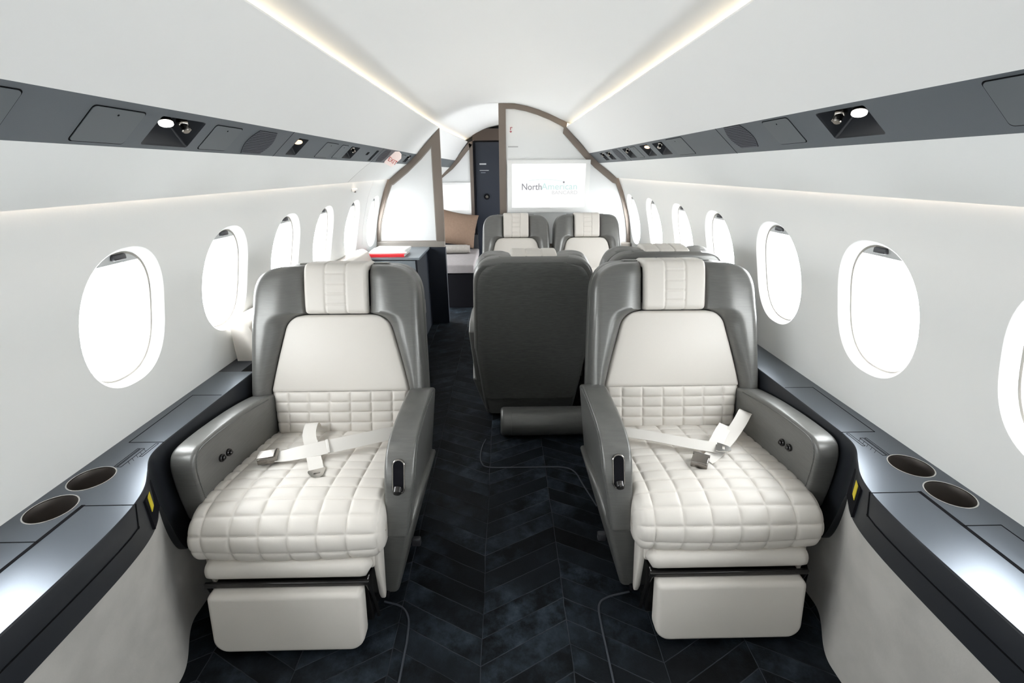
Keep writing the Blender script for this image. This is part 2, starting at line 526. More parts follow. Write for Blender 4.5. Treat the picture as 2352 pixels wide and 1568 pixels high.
def wall_side(s, nm):
    bm = bmesh.new()
    Z0, Z1 = 0.73, 1.205
    edges = [YA] + [(a + b) / 2 for a, b in zip(WIN_Y[:-1], WIN_Y[1:])] + [5.47]
    def pt(y, z):
        x_, z_ = taper(wall_x(z), z, y)
        return (x_ * s, y, z_)
    for i, wy in enumerate(WIN_Y):
        ya, yb = edges[i], edges[i + 1]
        rows = []
        for k in range(NR):
            th = 2 * pi * k / NR
            ey, ez = sup(RINGS[0][0], RINGS[0][1], th)
            # rectangle boundary in the same direction
            dy, dz = ey, ez
            ty = (yb - wy) / dy if dy > 1e-6 else ((ya - wy) / dy if dy < -1e-6 else 1e9)
            tz = (Z1 - WZ) / dz if dz > 1e-6 else ((Z0 - WZ) / dz if dz < -1e-6 else 1e9)
            t = min(ty, tz)
            ry, rz_ = dy * t, dz * t
            col = []
            for q in range(9):
                f = (q / 8)
                col.append(pt(wy + ey + (ry - ey) * f, WZ + ez + (rz_ - ez) * f))
            rows.append(col)
        rows.append(rows[0])
        grid_bm(rows, bm)
        # corners of the rectangle
        for cy_, cz in ((ya, Z0), (ya, Z1), (yb, Z0), (yb, Z1)):
            best = sorted(range(NR), key=lambda k: (Vector(rows[k][8]) - Vector(pt(cy_, cz))).length)
            a, b = None, None
            for k in range(NR):
                p, q = Vector(rows[k][8]), Vector(rows[(k + 1) % NR][8])
                if abs(p.y - q.y) > 1e-5 and abs(p.z - q.z) > 1e-5:
                    if (p - Vector(pt(cy_, cz))).length < 0.25 and (abs(p.y - cy_) < 1e-5 or abs(q.y - cy_) < 1e-5) and (abs(p.z - cz) < 1e-5 or abs(q.z - cz) < 1e-5):
                        bm.faces.new([bm.verts.new(v) for v in (p, q, pt(cy_, cz))])
    ys = [YA + (YB - YA) * k / 20 for k in range(21)] + [4.33 + (5.47 - 4.33) * k / 8 for k in range(9)]
    grid_bm([[pt(y, Z1 + (1.345 - Z1) * k / 8) for k in range(9)] for y in ys], bm)
    grid_bm([[pt(y, 0.50 + (Z0 - 0.50) * k / 8) for k in range(9)] for y in ys], bm)
    # plain wall beyond the partition
    yy = [5.47, 5.6, 5.7, 5.85, YP]
    rows = []
    for y in yy:
        r = []
        for k in range(18):
            z = 1.345 + (0.0 - 1.345) * k / 17
            x, z2 = taper(wall_x(max(z, .5)), z, y)
            r.append((x * s, y, z2))
        rows.append(r)
    grid_bm(rows, bm)
    bmesh.ops.remove_doubles(bm, verts=bm.verts, dist=0.0004)
    me = bpy.data.meshes.new('wall_' + nm)
    bm.to_mesh(me); bm.free()
    # consistent facing then analytic normals
    b2 = bmesh.new(); b2.from_mesh(me)
    for f in b2.faces:
        if f.normal.x * s > 0: f.normal_flip()
    b2.to_mesh(me); b2.free()
    o = link('wall_' + nm, me, M.wall, smooth=True, sharp=None, kind='structure')
    me.normals_split_custom_set_from_vertices([wall_n(min(v.co.z, 1.33), s) for v in me.vertices])
    return o


wall_side(-1, 'left')
wall_side(1, 'right')
wn = 0
for s in (-1, 1):
    for i, wy in enumerate(WIN_Y):
        wn += 1
        def wpt(z, d, y, s=s):
            x_, z_ = taper(wall_x(WZ + z) + d, WZ + z, y)
            return (x_ * s, y, z_)
        rows = []
        for a, b, d in RINGS:
            r = []
            for k in range(NR):
                y, z = sup(a, b, 2 * pi * k / NR)
                r.append(wpt(z, d, wy + y))
            rows.append(r)
        win = link('window_%d' % wn, from_bm(loft_bm(rows, True, False), 'window'), M.rim, kind='structure')
        me = win.data
        # pane
        def cap(name, a, b, d, m, zmin=None, th=0.003):
            bm = bmesh.new()
            N_ = 48
            pts = [sup(a, b, 2 * pi * k / N_) for k in range(N_)]
            if zmin is not None:
                pts = [p for p in pts if p[1] > zmin]
                pts.sort(key=lambda p: -p[0])
                y0 = max(p[0] for p in pts)
                e = a * (1 - (zmin / b) ** EXPO) ** (1 / EXPO)
                pts = [(e, zmin)] + pts + [(-e, zmin)]
            A = [bm.verts.new(wpt(z, d, wy + y)) for y, z in pts]
            B = [bm.verts.new((v.co.x + th * s, v.co.y, v.co.z)) for v in A]
            bm.faces.new(A); bm.faces.new(B[::-1])
            for k in range(len(A)): bm.faces.new((A[k], B[k], B[(k + 1) % len(A)], A[(k + 1) % len(A)]))
            return link(name, from_bm(bm, name), m, win, smooth=False)
        # single thin sheet of glass
        bm = bmesh.new()
        bm.faces.new([bm.verts.new(wpt(z, 0.076, wy + y)) for y, z in [sup(0.1372, 0.1842, 2 * pi * k / 48) for k in range(48)]])
        link('window_pane', from_bm(bm, 'pane'), M.glass, win, smooth=False)
        sh = cap('window_shade', 0.1435, 0.1905, 0.033, M.shade, zmin=0.160)
        grows = [[wpt(z, d, wy + y) for y, z in [sup(a, b, 2 * pi * k / NR) for k in range(NR)]] for a, b, d in GASKET]
        link('window_gasket', from_bm(loft_bm(grows, True, False), 'window_gasket'), M.gasket, win)
        hz = WZ + 0.1785
        hx = wpt(hz - WZ, 0.029, wy)[0]; hz = wpt(hz - WZ, 0.029, wy)[2]
        bm = box_bm((hx, wy + 0.006, hz), (0.014, 0.046, 0.017), 0.004, 2)
        link('shade_handle', from_bm(bm, 'shade_handle'), M.dark, win)
        # sky portal outside the opening
        ld = bpy.data.lights.new('window_sky_portal', 'AREA')
        ld.shape = 'RECTANGLE'; ld.size = 0.285; ld.size_y = 0.38
        ld.cycles.is_portal = True
        lo_ = bpy.data.objects.new('window_sky_portal', ld)
        COL.objects.link(lo_)
        lo_.location = wpt(0.0, 0.105, wy)
        lo_.rotation_euler = Vector((-s, 0, 0)).to_track_quat('-Z', 'Y').to_euler()
        tag(lo_, 'daylight entering through cabin window %d' % wn, 'light')

# emergency exit hatch in the left wall: outline seams and a small release handle
hatch = empty('door_2', (-1.0, 3.4, 1.2), None, None); hatch['kind'] = 'structure'
HI = Matrix.Translation(hatch.location).inverted()
for pts_, n_ in (([(-0.822 - 0.156 * t, 3.06, 1.4185 - 0.1165 * t + 0.004 * sin(pi * t)) for t in [k / 8 for k in range(9)]], (0.6, 0, -0.8)),
                 ([(-wall_x(z), 3.73, z) for z in [1.295 - 0.03 * k for k in range(17)]], (1, 0, 0.25)),
                 ([(-wall_x(z), 3.16, z) for z in [0.78 - 0.03 * k for k in range(6)]], (1, 0, 0))):
    o = link('hatch_seam', from_bm(line_bm(pts_, 0.0022, n_), 'hatch_seam'), M.t_grey, hatch, smooth=False)
    o.matrix_parent_inverse = HI
o = link('release_handle', from_bm(box_bm((-1.006, 3.27, 1.248), (0.02, 0.075, 0.022), 0.005, 2), 'release_handle'), M.rim, hatch)
o.matrix_parent_inverse = HI
o = link('handle_pin', from_bm(box_bm((-0.997, 3.245, 1.238), (0.012, 0.018, 0.012), 0.003, 2), 'handle_pin'), M.dchrome, hatch)
o.matrix_parent_inverse = HI
# end walls
HULL = [(0, 1.89), (0.3, 1.84), (0.62, 1.74), (0.85, 1.5), (1.0, 1.34), (1.08, 1.1), (1.13, 0.95), (1.16, 0.75), (1.16, 0.0)]
hp = [(-x, z) for x, z in HULL[::-1]] + HULL[1:]
for s, n_ in ((-1, 'trim_5'), (1, 'trim_6')):
    link(n_, from_bm(grid_bm(sweep([(0.73, 1.498), (0.82, 1.42)], [YB, 4.5, 4.8, 5.1, 5.4, 5.7, YP], s)), n_), M.strip, smooth=False, kind='structure')
link('wall_rear', from_bm(prism_bm(hp, 'y', YA - .02, YA), 'wall_rear'), M.wall, smooth=False, kind='structure')
link('wall_far', from_bm(prism_bm(hp, 'y', YP, YP + .02), 'wall_far'), M.navy, smooth=False, kind='structure')

# ================================================================= OVERHEAD SERVICE STRIPS
SA, SB = Vector((0.73, 0, 1.498)), Vector((0.82, 0, 1.42))
SW = (SB - SA).length


def SP(s, y, u, d=0.0):
    """point on the service strip: u across, d = height above its face (towards the cabin)"""
    p = SA + (SB - SA) * u
    n = Vector((-(SA.z - SB.z), 0, -(SB.x - SA.x))).normalized()
    q = p + n * d
    x, z = taper(q.x, q.z, y)
    return Vector((x * s, y, z))


def SN(s): return (SP(s, 0, 0, 1) - SP(s, 0, 0, 0)).normalized()


def rrect(y0, y1, u0, u1, r=0.008, n=4):
    ru = r / SW
    out = []
    for cy_, cu, a0 in ((y1 - r, u1 - ru, 0), (y0 + r, u1 - ru, 90), (y0 + r, u0 + ru, 180), (y1 - r, u0 + ru, 270)):
        for k in range(n + 1):
            a = radians(a0 + 90 * k / n)
            out.append((cy_ + r * cos(a), cu + ru * sin(a)))
    return out


def barrel(y0, y1, u0, u1, n=8):
    out = []
    bul = (y1 - y0) * 0.15
    for k in range(n + 1):
        u = u0 + (u1 - u0) * k / n
        out.append((y1 - bul + bul * sin(pi * k / n), u))
    for k in range(n + 1):
        u = u1 - (u1 - u0) * k / n
        out.append((y0 + bul - bul * sin(pi * k / n), u))
    return out


def plate(s, loop, d0, d1, name, m, par, edge=True):
    bm = bmesh.new()
    A = [bm.verts.new(SP(s, y, u, d1)) for y, u in loop]
    B = [bm.verts.new(SP(s, y, u, d0)) for y, u in loop]
    bm.faces.new(A); bm.faces.new(B[::-1])
    for k in range(len(A)): bm.faces.new((A[k], B[k], B[(k + 1) % len(A)], A[(k + 1) % len(A)]))
    return link(name, from_bm(bm, name), m, par, smooth=False)


def overhead(s, cfg, label):
    root = empty('overhead_service_panel', (s * 0.775, 1.5, 1.459), label, 'overhead panel', 'overhead service panels')
    inv = Matrix.Translation(-Vector(root.location))
    holes = [rrect(a, b, u0, u1, 0.006) for a, b, u0, u1, k in cfg['recess']]
    outer = [(YA + .01, 0), (YB, 0), (YB, 1), (YA + .01, 1)]
    kids = []
    kids.append(link('panel_body', from_bm(fill_bm([outer] + holes, lambda y, u: SP(s, y, u)), 'panel_body'), M.strip, root, smooth=False))
    # folded edges
    for u, nm in ((0, 'edge_lip'), (1, 'edge_lip')):
        bm = grid_bm([[SP(s, y, u, 0.0), SP(s, y, u, -0.03)] for y in (YA + .01, YB)])
        kids.append(link(nm, from_bm(bm, nm), M.seam, root, smooth=False))
    for a, b, u0, u1, k in cfg['recess']:
        dep = 0.045 if (b - a) > 0.06 else 0.02
        L0 = rrect(a, b, u0, u1, 0.006)
        cy_, cu = (a + b) / 2, u0 + (u1 - u0) * 0.30
        def sh(f, d): return [SP(s, cy_ + (y - cy_) * f, cu + (u - cu) * f, d) for y, u in L0]
        bm = loft_bm([sh(1, 0), sh(0.97, -0.004), sh(0.55, -dep)], True, False)
        bm.faces.new([bm.verts.new(p) for p in sh(0.55, -dep)])
        kids.append(link('light_recess', from_bm(bm, 'light_recess'), M.fascia, root, smooth=False))
        base = SP(s, cy_, cu, -dep)
        if 'g' in k:   # nozzle of the air outlet
            yo = cy_ + (0.018 if 'w' in k else 0)
            c = SP(s, yo, u0 + (u1 - u0) * 0.26, -dep * 0.12)
            dirn = (SN(s) + Vector((0, -0.5, -0.6))).normalized()
            bm = bmesh.new()
            bmesh.ops.create_uvsphere(bm, u_segments=16, v_segments=10, radius=0.013)
            bmesh.ops.translate(bm, vec=c - dirn * 0.008, verts=bm.verts)
            cyl_bm(c + dirn * 0.008, dirn, 0.009, 0.018, 16, bm=bm, bev=0.002)
            cyl_bm(c + dirn * 0.004 + Vector((0, .012, 0)), dirn, 0.006, 0.016, 12, bm=bm, bev=0.001)
            kids.append(link('air_nozzle', from_bm(bm, 'air_nozzle'), M.dchrome, root))
        if 'l' in k:   # swivelling reading lamp
            yo = cy_ - (0.036 if 'w' in k else 0.0)
            c = SP(s, yo, u0 + (u1 - u0) * 0.30, -dep * 0.2)
            dirn = (SN(s) * 0.55 + Vector((0, -0.45, -0.75))).normalized()
            bm = cyl_bm(c - dirn * 0.013, dirn, 0.009, 0.026, 20, r2=0.0155)
            lp = link('reading_lamp', from_bm(bm, 'reading_lamp'), M.dchrome, root)
            bm = cyl_bm(c + dirn * 0.0012, dirn, 0.0145, 0.002, 20)
            ll = link('lamp_lens', from_bm(bm, 'lamp_lens'), M.lamp if 'w' in k else M.lampw, lp)
            kids += [lp, ll]
    for a, b, u0, u1 in cfg['plate']:
        kids.append(plate(s, rrect(a - .002, b + .002, u0 - .02, u1 + .02), -0.0005, 0.0004, 'plate_gap', M.seam, root))
        kids.append(plate(s, rrect(a, b, u0, u1), -0.0005, 0.0014, 'access_plate', M.strip2, root))
        bm = cyl_bm(SP(s, a + (b - a) * 0.5, u0 + (u1 - u0) * 0.16, 0.0015), SN(s), 0.0022, 0.001, 10)
        kids.append(link('latch_hole', from_bm(bm, 'latch_hole'), M.seam, root))
    for a, b, u0, u1 in cfg['grille']:
        lp = barrel(a, b, u0, u1)
        kids.append(plate(s, barrel(a - .0015, b + .0015, u0 - .012, u1 + .012), -0.0005, 0.0004, 'grille_gap', M.seam, root))
        g = plate(s, lp, -0.0005, 0.0016, 'speaker_grille', M.grille, root)
        kids.append(g)
        bm = bmesh.new()
        for q in range(1, 14):
            u = u0 + (u1 - u0) * q / 14
            e = (b - a) * 0.15 * (1 - sin(pi * q / 14)) + 0.003
            line_bm([SP(s, a + e, u, 0.0016), SP(s, b - e, u, 0.0016)], 0.0006, SN(s), bm)
        kids.append(link('grille_slots', from_bm(bm, 'grille_slots'), M.seam, g))
    for y in cfg['seam']:
        kids.append(link('joint_line', from_bm(line_bm([SP(s, y, 0.0), SP(s, y, 1.0)], 0.0016, SN(s)), 'joint_line'), M.seam, root, smooth=False))
    for k in kids:
        if k.parent == root: k.matrix_parent_inverse = inv
    return root, inv


LCFG = dict(recess=[(1.125, 1.285, .17, .90, 'lgw'), (1.850, 1.940, .20, .90, 'l'), (2.475, 2.618, .20, .88, 'g'), (2.955, 3.01, .2, .93, ''), (3.93, 4.05, .2, .85, 'g')],
            plate=[(.45, .81, .12, .9), (.946, 1.076, .17, .91), (1.33, 1.457, .19, .90), (2.13, 2.275, .19, .90), (2.335, 2.422, .2, .88), (3.70, 3.84, .25, .9)],
            grille=[(1.527, 1.687, .15, .94), (3.12, 3.30, .1, .92)], seam=[0.35, 1.77, 3.06])
RCFG = dict(recess=[(1.033, 1.190, .10, .80, 'lgw'), (2.316, 2.468, .12, .80, 'g'), (2.550, 2.695, .12, .80, 'l'), (2.930, 3.080, .12, .80, 'g'), (3.46, 3.60, .15, .80, 'g'), (3.68, 3.81, .15, .80, 'g')],
            plate=[(.42, .785, .08, .85), (1.30, 1.422, .07, .80), (2.055, 2.245, .07, .86), (2.785, 2.885, .12, .82)],
            grille=[(1.525, 1.675, .02, .80), (3.19, 3.36, .08, .88)], seam=[0.35, 1.715, 3.12])
rootL, invL = overhead(-1, LCFG, 'dark grey overhead service strip on the left, the exit sign hanging near its far end')
rootR, invR = overhead(1, RCFG, 'dark grey overhead service strip on the right, without an exit sign')
rootR.children  # noqa
# usb outlet on the left strip
o = plate(-1, rrect(2.81, 2.85, .38, .56, .003), -.0005, .0012, 'usb_outlet', M.seam, rootL); o.matrix_parent_inverse = invL
# lens light: the two lit reading lamps really give light
for s, y in ((-1, 1.169), (1, 1.0755)):
    ld = bpy.data.lights.new('reading_lamp_beam', 'SPOT')
    ld.energy = 1.6; ld.spot_size = radians(70); ld.spot_blend = 0.8; ld.shadow_soft_size = 0.015; ld.color = (1, .95, .88)
    lo_ = bpy.data.objects.new('reading_lamp_beam', ld); COL.objects.link(lo_)
    lo_.location = SP(s, y, .32, .012)
    lo_.rotation_euler = (SN(s) * 0.55 + Vector((0, -0.45, -0.75))).to_track_quat('-Z', 'Y').to_euler()
    tag(lo_, 'beam of the lit reading lamp in the %s overhead strip' % ('left' if s < 0 else 'right'), 'light')

# exit sign
YE = 3.35
ex = [(-0.729, 1.490), (-0.703, 1.490), (-0.690, 1.473), (-0.694, 1.446), (-0.759, 1.395), (-0.769, 1.395), (-0.810, 1.419), (-0.803, 1.431)]
sign = link('exit_sign', from_bm(prism_bm(ex, 'y', YE, YE + 0.018, 0.002), 'exit_sign'), M.exitw, smooth=False)
tag(sign, 'small lit hexagonal EXIT sign hanging from the left overhead strip', 'sign')
tm = Matrix.Translation((-0.785, YE - 0.001, 1.436)) @ Matrix.Rotation(radians(34), 4, 'Y') @ Matrix.Rotation(radians(90), 4, 'X')
text_obj('sign_lettering', 'EXIT', 0.043, tm, M.exitr, sign, width=0.060)

# ================================================================= PARTITIONS
def sec_pts(x0, x1, inset=0.0):
    """section outline sampled from x0 to x1 (right side), moved inwards"""
    full = [(0.0, 1.882), (0.10, 1.878), (0.20, 1.860), (0.30, 1.832), (0.40, 1.795), (0.50, 1.752), (0.535, 1.735), (0.530, 1.700), (0.73, 1.498), (0.82, 1.42),
            (0.975, 1.305), (0.996, 1.298), (1.045, 1.19), (1.085, 1.07), (1.118, 0.95), (1.138, 0.83), (1.145, 0.75)]
    return full


def offset_poly(poly, ds):
    """inward offset of a CCW/CW closed polygon, ds = distance per edge"""
    n = len(poly)
    area = sum(poly[i][0] * poly[(i + 1) % n][1] - poly[(i + 1) % n][0] * poly[i][1] for i in range(n))
    sg = 1 if area > 0 else -1
    out = []
    for i in range(n):
        p0, p1, p2 = Vector(poly[i - 1]), Vector(poly[i]), Vector(poly[(i + 1) % n])
        e1 = (p1 - p0).normalized(); e2 = (p2 - p1).normalized()
        n1 = Vector((-e1.y, e1.x)) * sg; n2 = Vector((-e2.y, e2.x)) * sg
        d1, d2 = ds[i - 1], ds[i]
        a = p1 + n1 * d1; b = p1 + n2 * d2
        cr = e1.x * e2.y - e1.y * e2.x
        if abs(cr) < 0.05: q = (a + b) / 2
        else:
            t = ((b.x - a.x) * e2.y - (b.y - a.y) * e2.x) / cr
            q = a + e1 * t
        out.append((q.x, q.y))
    return out


def frame_bm(outer, inner, y0, y1):
    bm = bmesh.new()
    R = [[(p[0], y, p[1]) for p in lp] for lp, y in ((outer, y0), (inner, y0), (inner, y1), (outer, y1))]
    R.append(R[0])
    return loft_bm(R, True, False, bm)


# left partition
lo = [(-x, z) for x, z in [(0.530, 1.700), (0.73, 1.498), (0.82, 1.42), (0.975, 1.305), (0.996, 1.298), (1.045, 1.19), (1.085, 1.07), (1.118, 0.95), (1.138, 0.83), (1.145, 0.735), (0.535, 0.735)]]
ds = [0.045, 0.045, 0.048, 0.048, 0.04, 0.035, 0.03, 0.028, 0.028, 0.035, 0.07]
li = offset_poly(lo, ds)
pl = empty('partition', (-0.84, YB, 0), 'left partition: white panel in a bronze frame on a dark navy base, behind the magazines', 'partition')
def kid(name, bm, m, root, smooth=False, sharp=40):
    o = link(name, from_bm(bm, name), m, root, smooth=smooth, sharp=sharp)
    if root is not None:
        mm = Matrix.Translation(root.location) @ root.rotation_euler.to_matrix().to_4x4()
        o.matrix_parent_inverse = mm.inverted()
    return o
kid('frame', frame_bm(lo, li, YB - 0.015, YB + 0.025), M.frame, pl)
kid('panel', prism_bm(li, 'y', YB - 0.002, YB + 0.015), M.panel, pl)
kid('inner_bead', frame_bm(li, offset_poly(li, [0.008] * 11), YB - 0.008, YB), M.framel, pl)
kid('bottom_rail', box_bm((-0.84, YB, 0.745), (0.61, 0.045, 0.05), 0.003), M.framel, pl)
kid('base_panel', box_bm((-0.84, YB, 0.36), (0.62, 0.05, 0.72), 0.003), M.navy, pl)

# right partition with the screen
ro = [(-0.035, 1.882), (0.10, 1.878), (0.20, 1.860), (0.30, 1.832), (0.40, 1.795), (0.50, 1.752), (0.535, 1.735), (0.530, 1.700), (0.73, 1.498), (0.82, 1.42),
      (0.975, 1.305), (0.996, 1.298), (1.045, 1.19), (1.085, 1.07), (1.118, 0.95), (1.138, 0.83), (1.145, 0.72), (-0.035, 0.72)]
ds = [0.04] * 5 + [0.045, 0.02, 0.05, 0.05, 0.05, 0.05, 0.035, 0.03, 0.03, 0.03, 0.03, 0.02, 0.06]
ri = offset_poly(ro, ds)
pr = empty('partition', (0.55, YB, 0), 'right partition: pale panel in a bronze arched frame, holding the large white screen', 'partition')
kid('frame', frame_bm(ro, ri, YB - 0.015, YB + 0.025), M.frame, pr)
kid('panel', prism_bm(ri, 'y', YB - 0.002, YB + 0.015), M.panel, pr)
kid('base_panel', box_bm((0.555, YB + 0.005, 0.36), (1.18, 0.04, 0.72), 0.003), M.framel, pr)
kid('ledge', box_bm((0.93, YB - 0.03, 0.735), (0.42, 0.06, 0.03), 0.003), M.framel, pr)
# safety mark and slot line
kid('mark_plate', box_bm((0.066, YB - 0.0035, 1.690), (0.030, 0.003, 0.055), 0.0), M.paper, pr)
tm = Matrix.Translation((0.058, YB - 0.006, 1.678)) @ Matrix.Rotation(radians(90), 4, 'X')
o = text_obj('mark_letter', 'r', 0.055, tm, M.t_maroon, pr); o.matrix_parent_inverse = Matrix.Translation(pr.location).inverted()
kid('mark_arrow', prism_bm([(0.055, 1.672), (0.077, 1.672), (0.066, 1.660)], 'y', YB - 0.007, YB - 0.004), M.t_maroon, pr)
kid('slot_line', box_bm((0.085, YB - 0.004, 1.552), (0.085, 0.003, 0.008), 0.001), M.t_grey, pr)

# screen on the right partition
tv = empty('television', (0.39, YB - 0.02, 1.225), 'large lit white screen with a company logo, on the right partition', 'screen')
sx0, sx1, sz0, sz1 = 0.072, 0.708, 1.058, 1.418
ox0, ox1, oz0, oz1 = 0.033, 0.745, 1.018, 1.448
def rect(a, b, c, d): return [(a, c), (b, c), (b, d), (a, d)]
kid('bezel', frame_bm(rect(ox0, ox1, oz0, oz1), rect(sx0, sx1, sz0, sz1), YB - 0.030, YB - 0.003), M.rim, tv)
kid('display', box_bm(((sx0 + sx1) / 2, YB - 0.018, (sz0 + sz1) / 2), (sx1 - sx0, 0.006, sz1 - sz0)), M.screen, tv)
tinv = Matrix.Translation(tv.location).inverted()
def tvt(name, s_, size, x, z, m, width=None):
    o = text_obj(name, s_, size, Matrix.Translation((x, YB - 0.0225, z)) @ Matrix.Rotation(radians(90), 4, 'X'), m, tv, width=width)
    o.matrix_parent_inverse = tinv
tvt('logo_text', 'North', 0.076, 0.155, 1.206, M.t_dark, 0.170)
tvt('logo_text', 'American', 0.076, 0.329, 1.208, M.t_teal, 0.308)
tvt('logo_text', 'BANCARD', 0.044, 0.418, 1.168, M.t_pale, 0.222)
arc = [(0.22 + 0.29 * t, YB - 0.0225, 1.276 + 0.018 * sin(pi * (0.1 + t * .8)) - 0.006 * t) for t in [k / 14 for k in range(15)]]
kid('logo_arc', line_bm(arc, 0.0022, (0, -1, 0)), M.t_teal, tv)
st = []
for k in range(10):
    rr = 0.012 if k % 2 == 0 else 0.0055
    st.append((0.522 + rr * sin(k * pi / 5), 1.268 + rr * cos(k * pi / 5)))
kid('logo_star', prism_bm(st, 'y', YB - 0.0235, YB - 0.021), M.t_dark, tv)

# ================================================================= AFT AREA
# second bulkhead with its screen, and the dark door
YD = 5.9
bl = [(-0.345, 1.70), (-0.41, 1.672), (-0.56, 1.50), (-0.64, 1.42), (-0.80, 1.30), (-0.90, 1.0), (-0.92, 0.62), (-0.345, 0.62)]
fb = empty('partition', (-0.6, YD, 0), 'far left partition with bronze frame, seen through the opening behind the bed cushion', 'partition')
bi = offset_poly(bl, [0.04, 0.05, 0.05, 0.05, 0.04, 0.03, 0.15, 0.055])
kid('frame', frame_bm(bl, bi, YD - 0.02, YD + 0.02), M.frame, fb)
kid('panel', prism_bm(offset_poly(bl, [0.02] * 8), 'y', YD - 0.004, YD + 0.01), M.panel, fb)
kid('base_panel', box_bm((-0.62, YD + .01, 0.31), (0.6, 0.03, 0.64)), M.navy, fb)
tv2 = empty('television', (-0.58, YD - .02, 1.05), 'smaller lit white screen on the far partition above the taupe cushion', 'screen')
kid('bezel', frame_bm(rect(-0.86, -0.40, 0.87, 1.23), rect(-0.84, -0.425, 0.905, 1.205), YD - 0.03, YD - 0.004), M.rim, tv2)
kid('display', box_bm((-0.632, YD - 0.018, 1.055), (0.415, 0.006, 0.30)), M.screen, tv2)
door = empty('door_1', (-0.1, YD, 0), None, None); door['kind'] = 'structure'
DX0, DX1 = -0.335, 0.25
kid('door_leaf', box_bm(((DX0 + DX1) / 2, YD + 0.02, 0.84), (DX1 - DX0, 0.035, 1.68), 0.003), M.navy, door)
kid('door_head', box_bm(((DX0 + DX1) / 2, YD + 0.0, 1.76), (DX1 - DX0 + .05, 0.03, 0.13), 0.003), M.headf, door)
kid('door_jamb', box_bm((DX0 - 0.012, YD - 0.02, 0.84), (0.022, 0.05, 1.70), 0.003), M.black, door)
kn = kid('door_knob', cyl_bm((-0.205, YD - 0.012, 1.062), (0, -1, 0), 0.036, 0.02, 28, bev=0.004), M.black, door, smooth=True)
kid('knob_insert', cyl_bm((-0.205, YD - 0.03, 1.062), (0, -1, 0), 0.018, 0.02, 20, bev=0.003), M.dchrome, door, smooth=True)
for z, x0, x1, h, m in ((1.437, -0.285, -0.205, 0.016, M.t_grey), (1.365, -0.285, -0.175, 0.006, M.t_white), (1.340, -0.27, -0.215, 0.004, M.t_grey)):
    kid('door_marking', box_bm(((x0 + x1) / 2, YD + 0.0015, z), (x1 - x0, 0.003, h)), m, door)

# bed / divan beyond the partition
bed = empty('day_bed', (-0.62, 5.15, 0), 'low grey bed with dark base beyond the left partition, under the taupe cushion', 'bed')
kid('mattress', box_bm((-0.59, 5.20, 0.415), (0.56, 1.05, 0.09), 0.02, 3), M.bed, bed, smooth=True)
kid('base', box_bm((-0.59, 5.21, 0.18), (0.54, 1.02, 0.36), 0.005), M.black, bed)
# stowed cabinet behind bed
cb = tag(link('side_cabinet', from_bm(box_bm((-0.42, 5.80, 0.50), (0.20, 0.12, 0.25), 0.004), 'side_cabinet'), M.fascia), 'low black cabinet at the foot of the dark door beyond the bed', 'cabinet')


def pillow_bm(wd, ht, th, n=22):
    bm = bmesh.new()
    rows = []
    for sgn in (1, -1):
        g = []
        for i in range(n + 1):
            r = []
            for j in range(n + 1):
                a, b = -1 + 2 * i / n, -1 + 2 * j / n
                pin = 1 - 0.07 * (1 - abs(a) ** 2) * abs(b) ** 3
                pin2 = 1 - 0.07 * (1 - abs(b) ** 2) * abs(a) ** 3
                h = max(0, (1 - abs(a) ** 2.6) * (1 - abs(b) ** 2.6)) ** 0.5 * th / 2
                r.append((a * wd / 2 * pin2, sgn * h, b * ht / 2 * pin))
            g.append(r)
        grid_bm(g, bm)
    bmesh.ops.remove_doubles(bm, verts=bm.verts, dist=0.0005)
    return bm


p = link('scatter_cushion', from_bm(pillow_bm(0.44, 0.40, 0.15), 'scatter_cushion'), M.taupe)
p.location = (-0.55, 5.62, 0.71); p.rotation_euler = (radians(-16), radians(10), radians(0))
tag(p, 'taupe square scatter cushion propped up on the bed beyond the partition', 'cushion')
bm = bmesh.new()
rows = []
for k in range(26):
    t = k / 25
    x = -0.86 + 0.46 * t
    rr = 0.050 * (1 if 0.05 < t < 0.95 else 0.86)
    rows.append([(x, 5.36 + rr * cos(a) * 1.1, 0.512 + rr * sin(a)) for a in [2 * pi * q / 20 for q in range(20)]])
loft_bm(rows, True, True, bm)
bl_ = link('rolled_blanket', from_bm(bm, 'rolled_blanket'), M.blanket)
tag(bl_, 'rolled grey blanket lying on the bed before the taupe cushion', 'blanket')

# cabinet with magazines in front of the left partition
CX0, CX1, CY0, CY1, CZ = -1.13, -0.672, 3.62, 4.18, 0.725
cab = empty('low_cabinet', (-0.9, 3.9, 0), 'low satin grey cabinet against the left partition, carrying the magazines', 'cabinet')
kid('worktop', box_bm(((CX0 + CX1) / 2, (CY0 + CY1) / 2, CZ - 0.009), (CX1 - CX0, CY1 - CY0, 0.018), 0.002), M.cab, cab)
kid('carcass', box_bm(((CX0 + CX1) / 2 - .01, (CY0 + CY1) / 2 + .005, (CZ - 0.02) / 2), (CX1 - CX0 - 0.02, CY1 - CY0 - 0.02, CZ - 0.02), 0.002), M.navy, cab)
kid('door_front', box_bm((-0.875, CY0 + .004, 0.42), (0.34, 0.012, 0.56), 0.002), M.cab, cab)
def magazine(x, y, z, wx, dy, h, rz, m, label):
    root = empty('magazine', (x, y, z), label, 'magazine', 'magazines on the low cabinet', rz)
    kid_ = link('cover', from_bm(box_bm((0, 0, h / 2), (wx, dy, h), 0.001), 'cover'), m, root, smooth=False)
    link('page_block', from_bm(box_bm((0.002, 0.002, h / 2), (wx + 0.0005, dy - 0.002, h * 0.7)), 'page_block'), M.paper, root, smooth=False)
    return root
magazine(-0.945, 3.76, CZ + .001, 0.30, 0.22, 0.022, 0.0, M.red, 'thick red-covered magazine at the bottom of the stack on the cabinet')
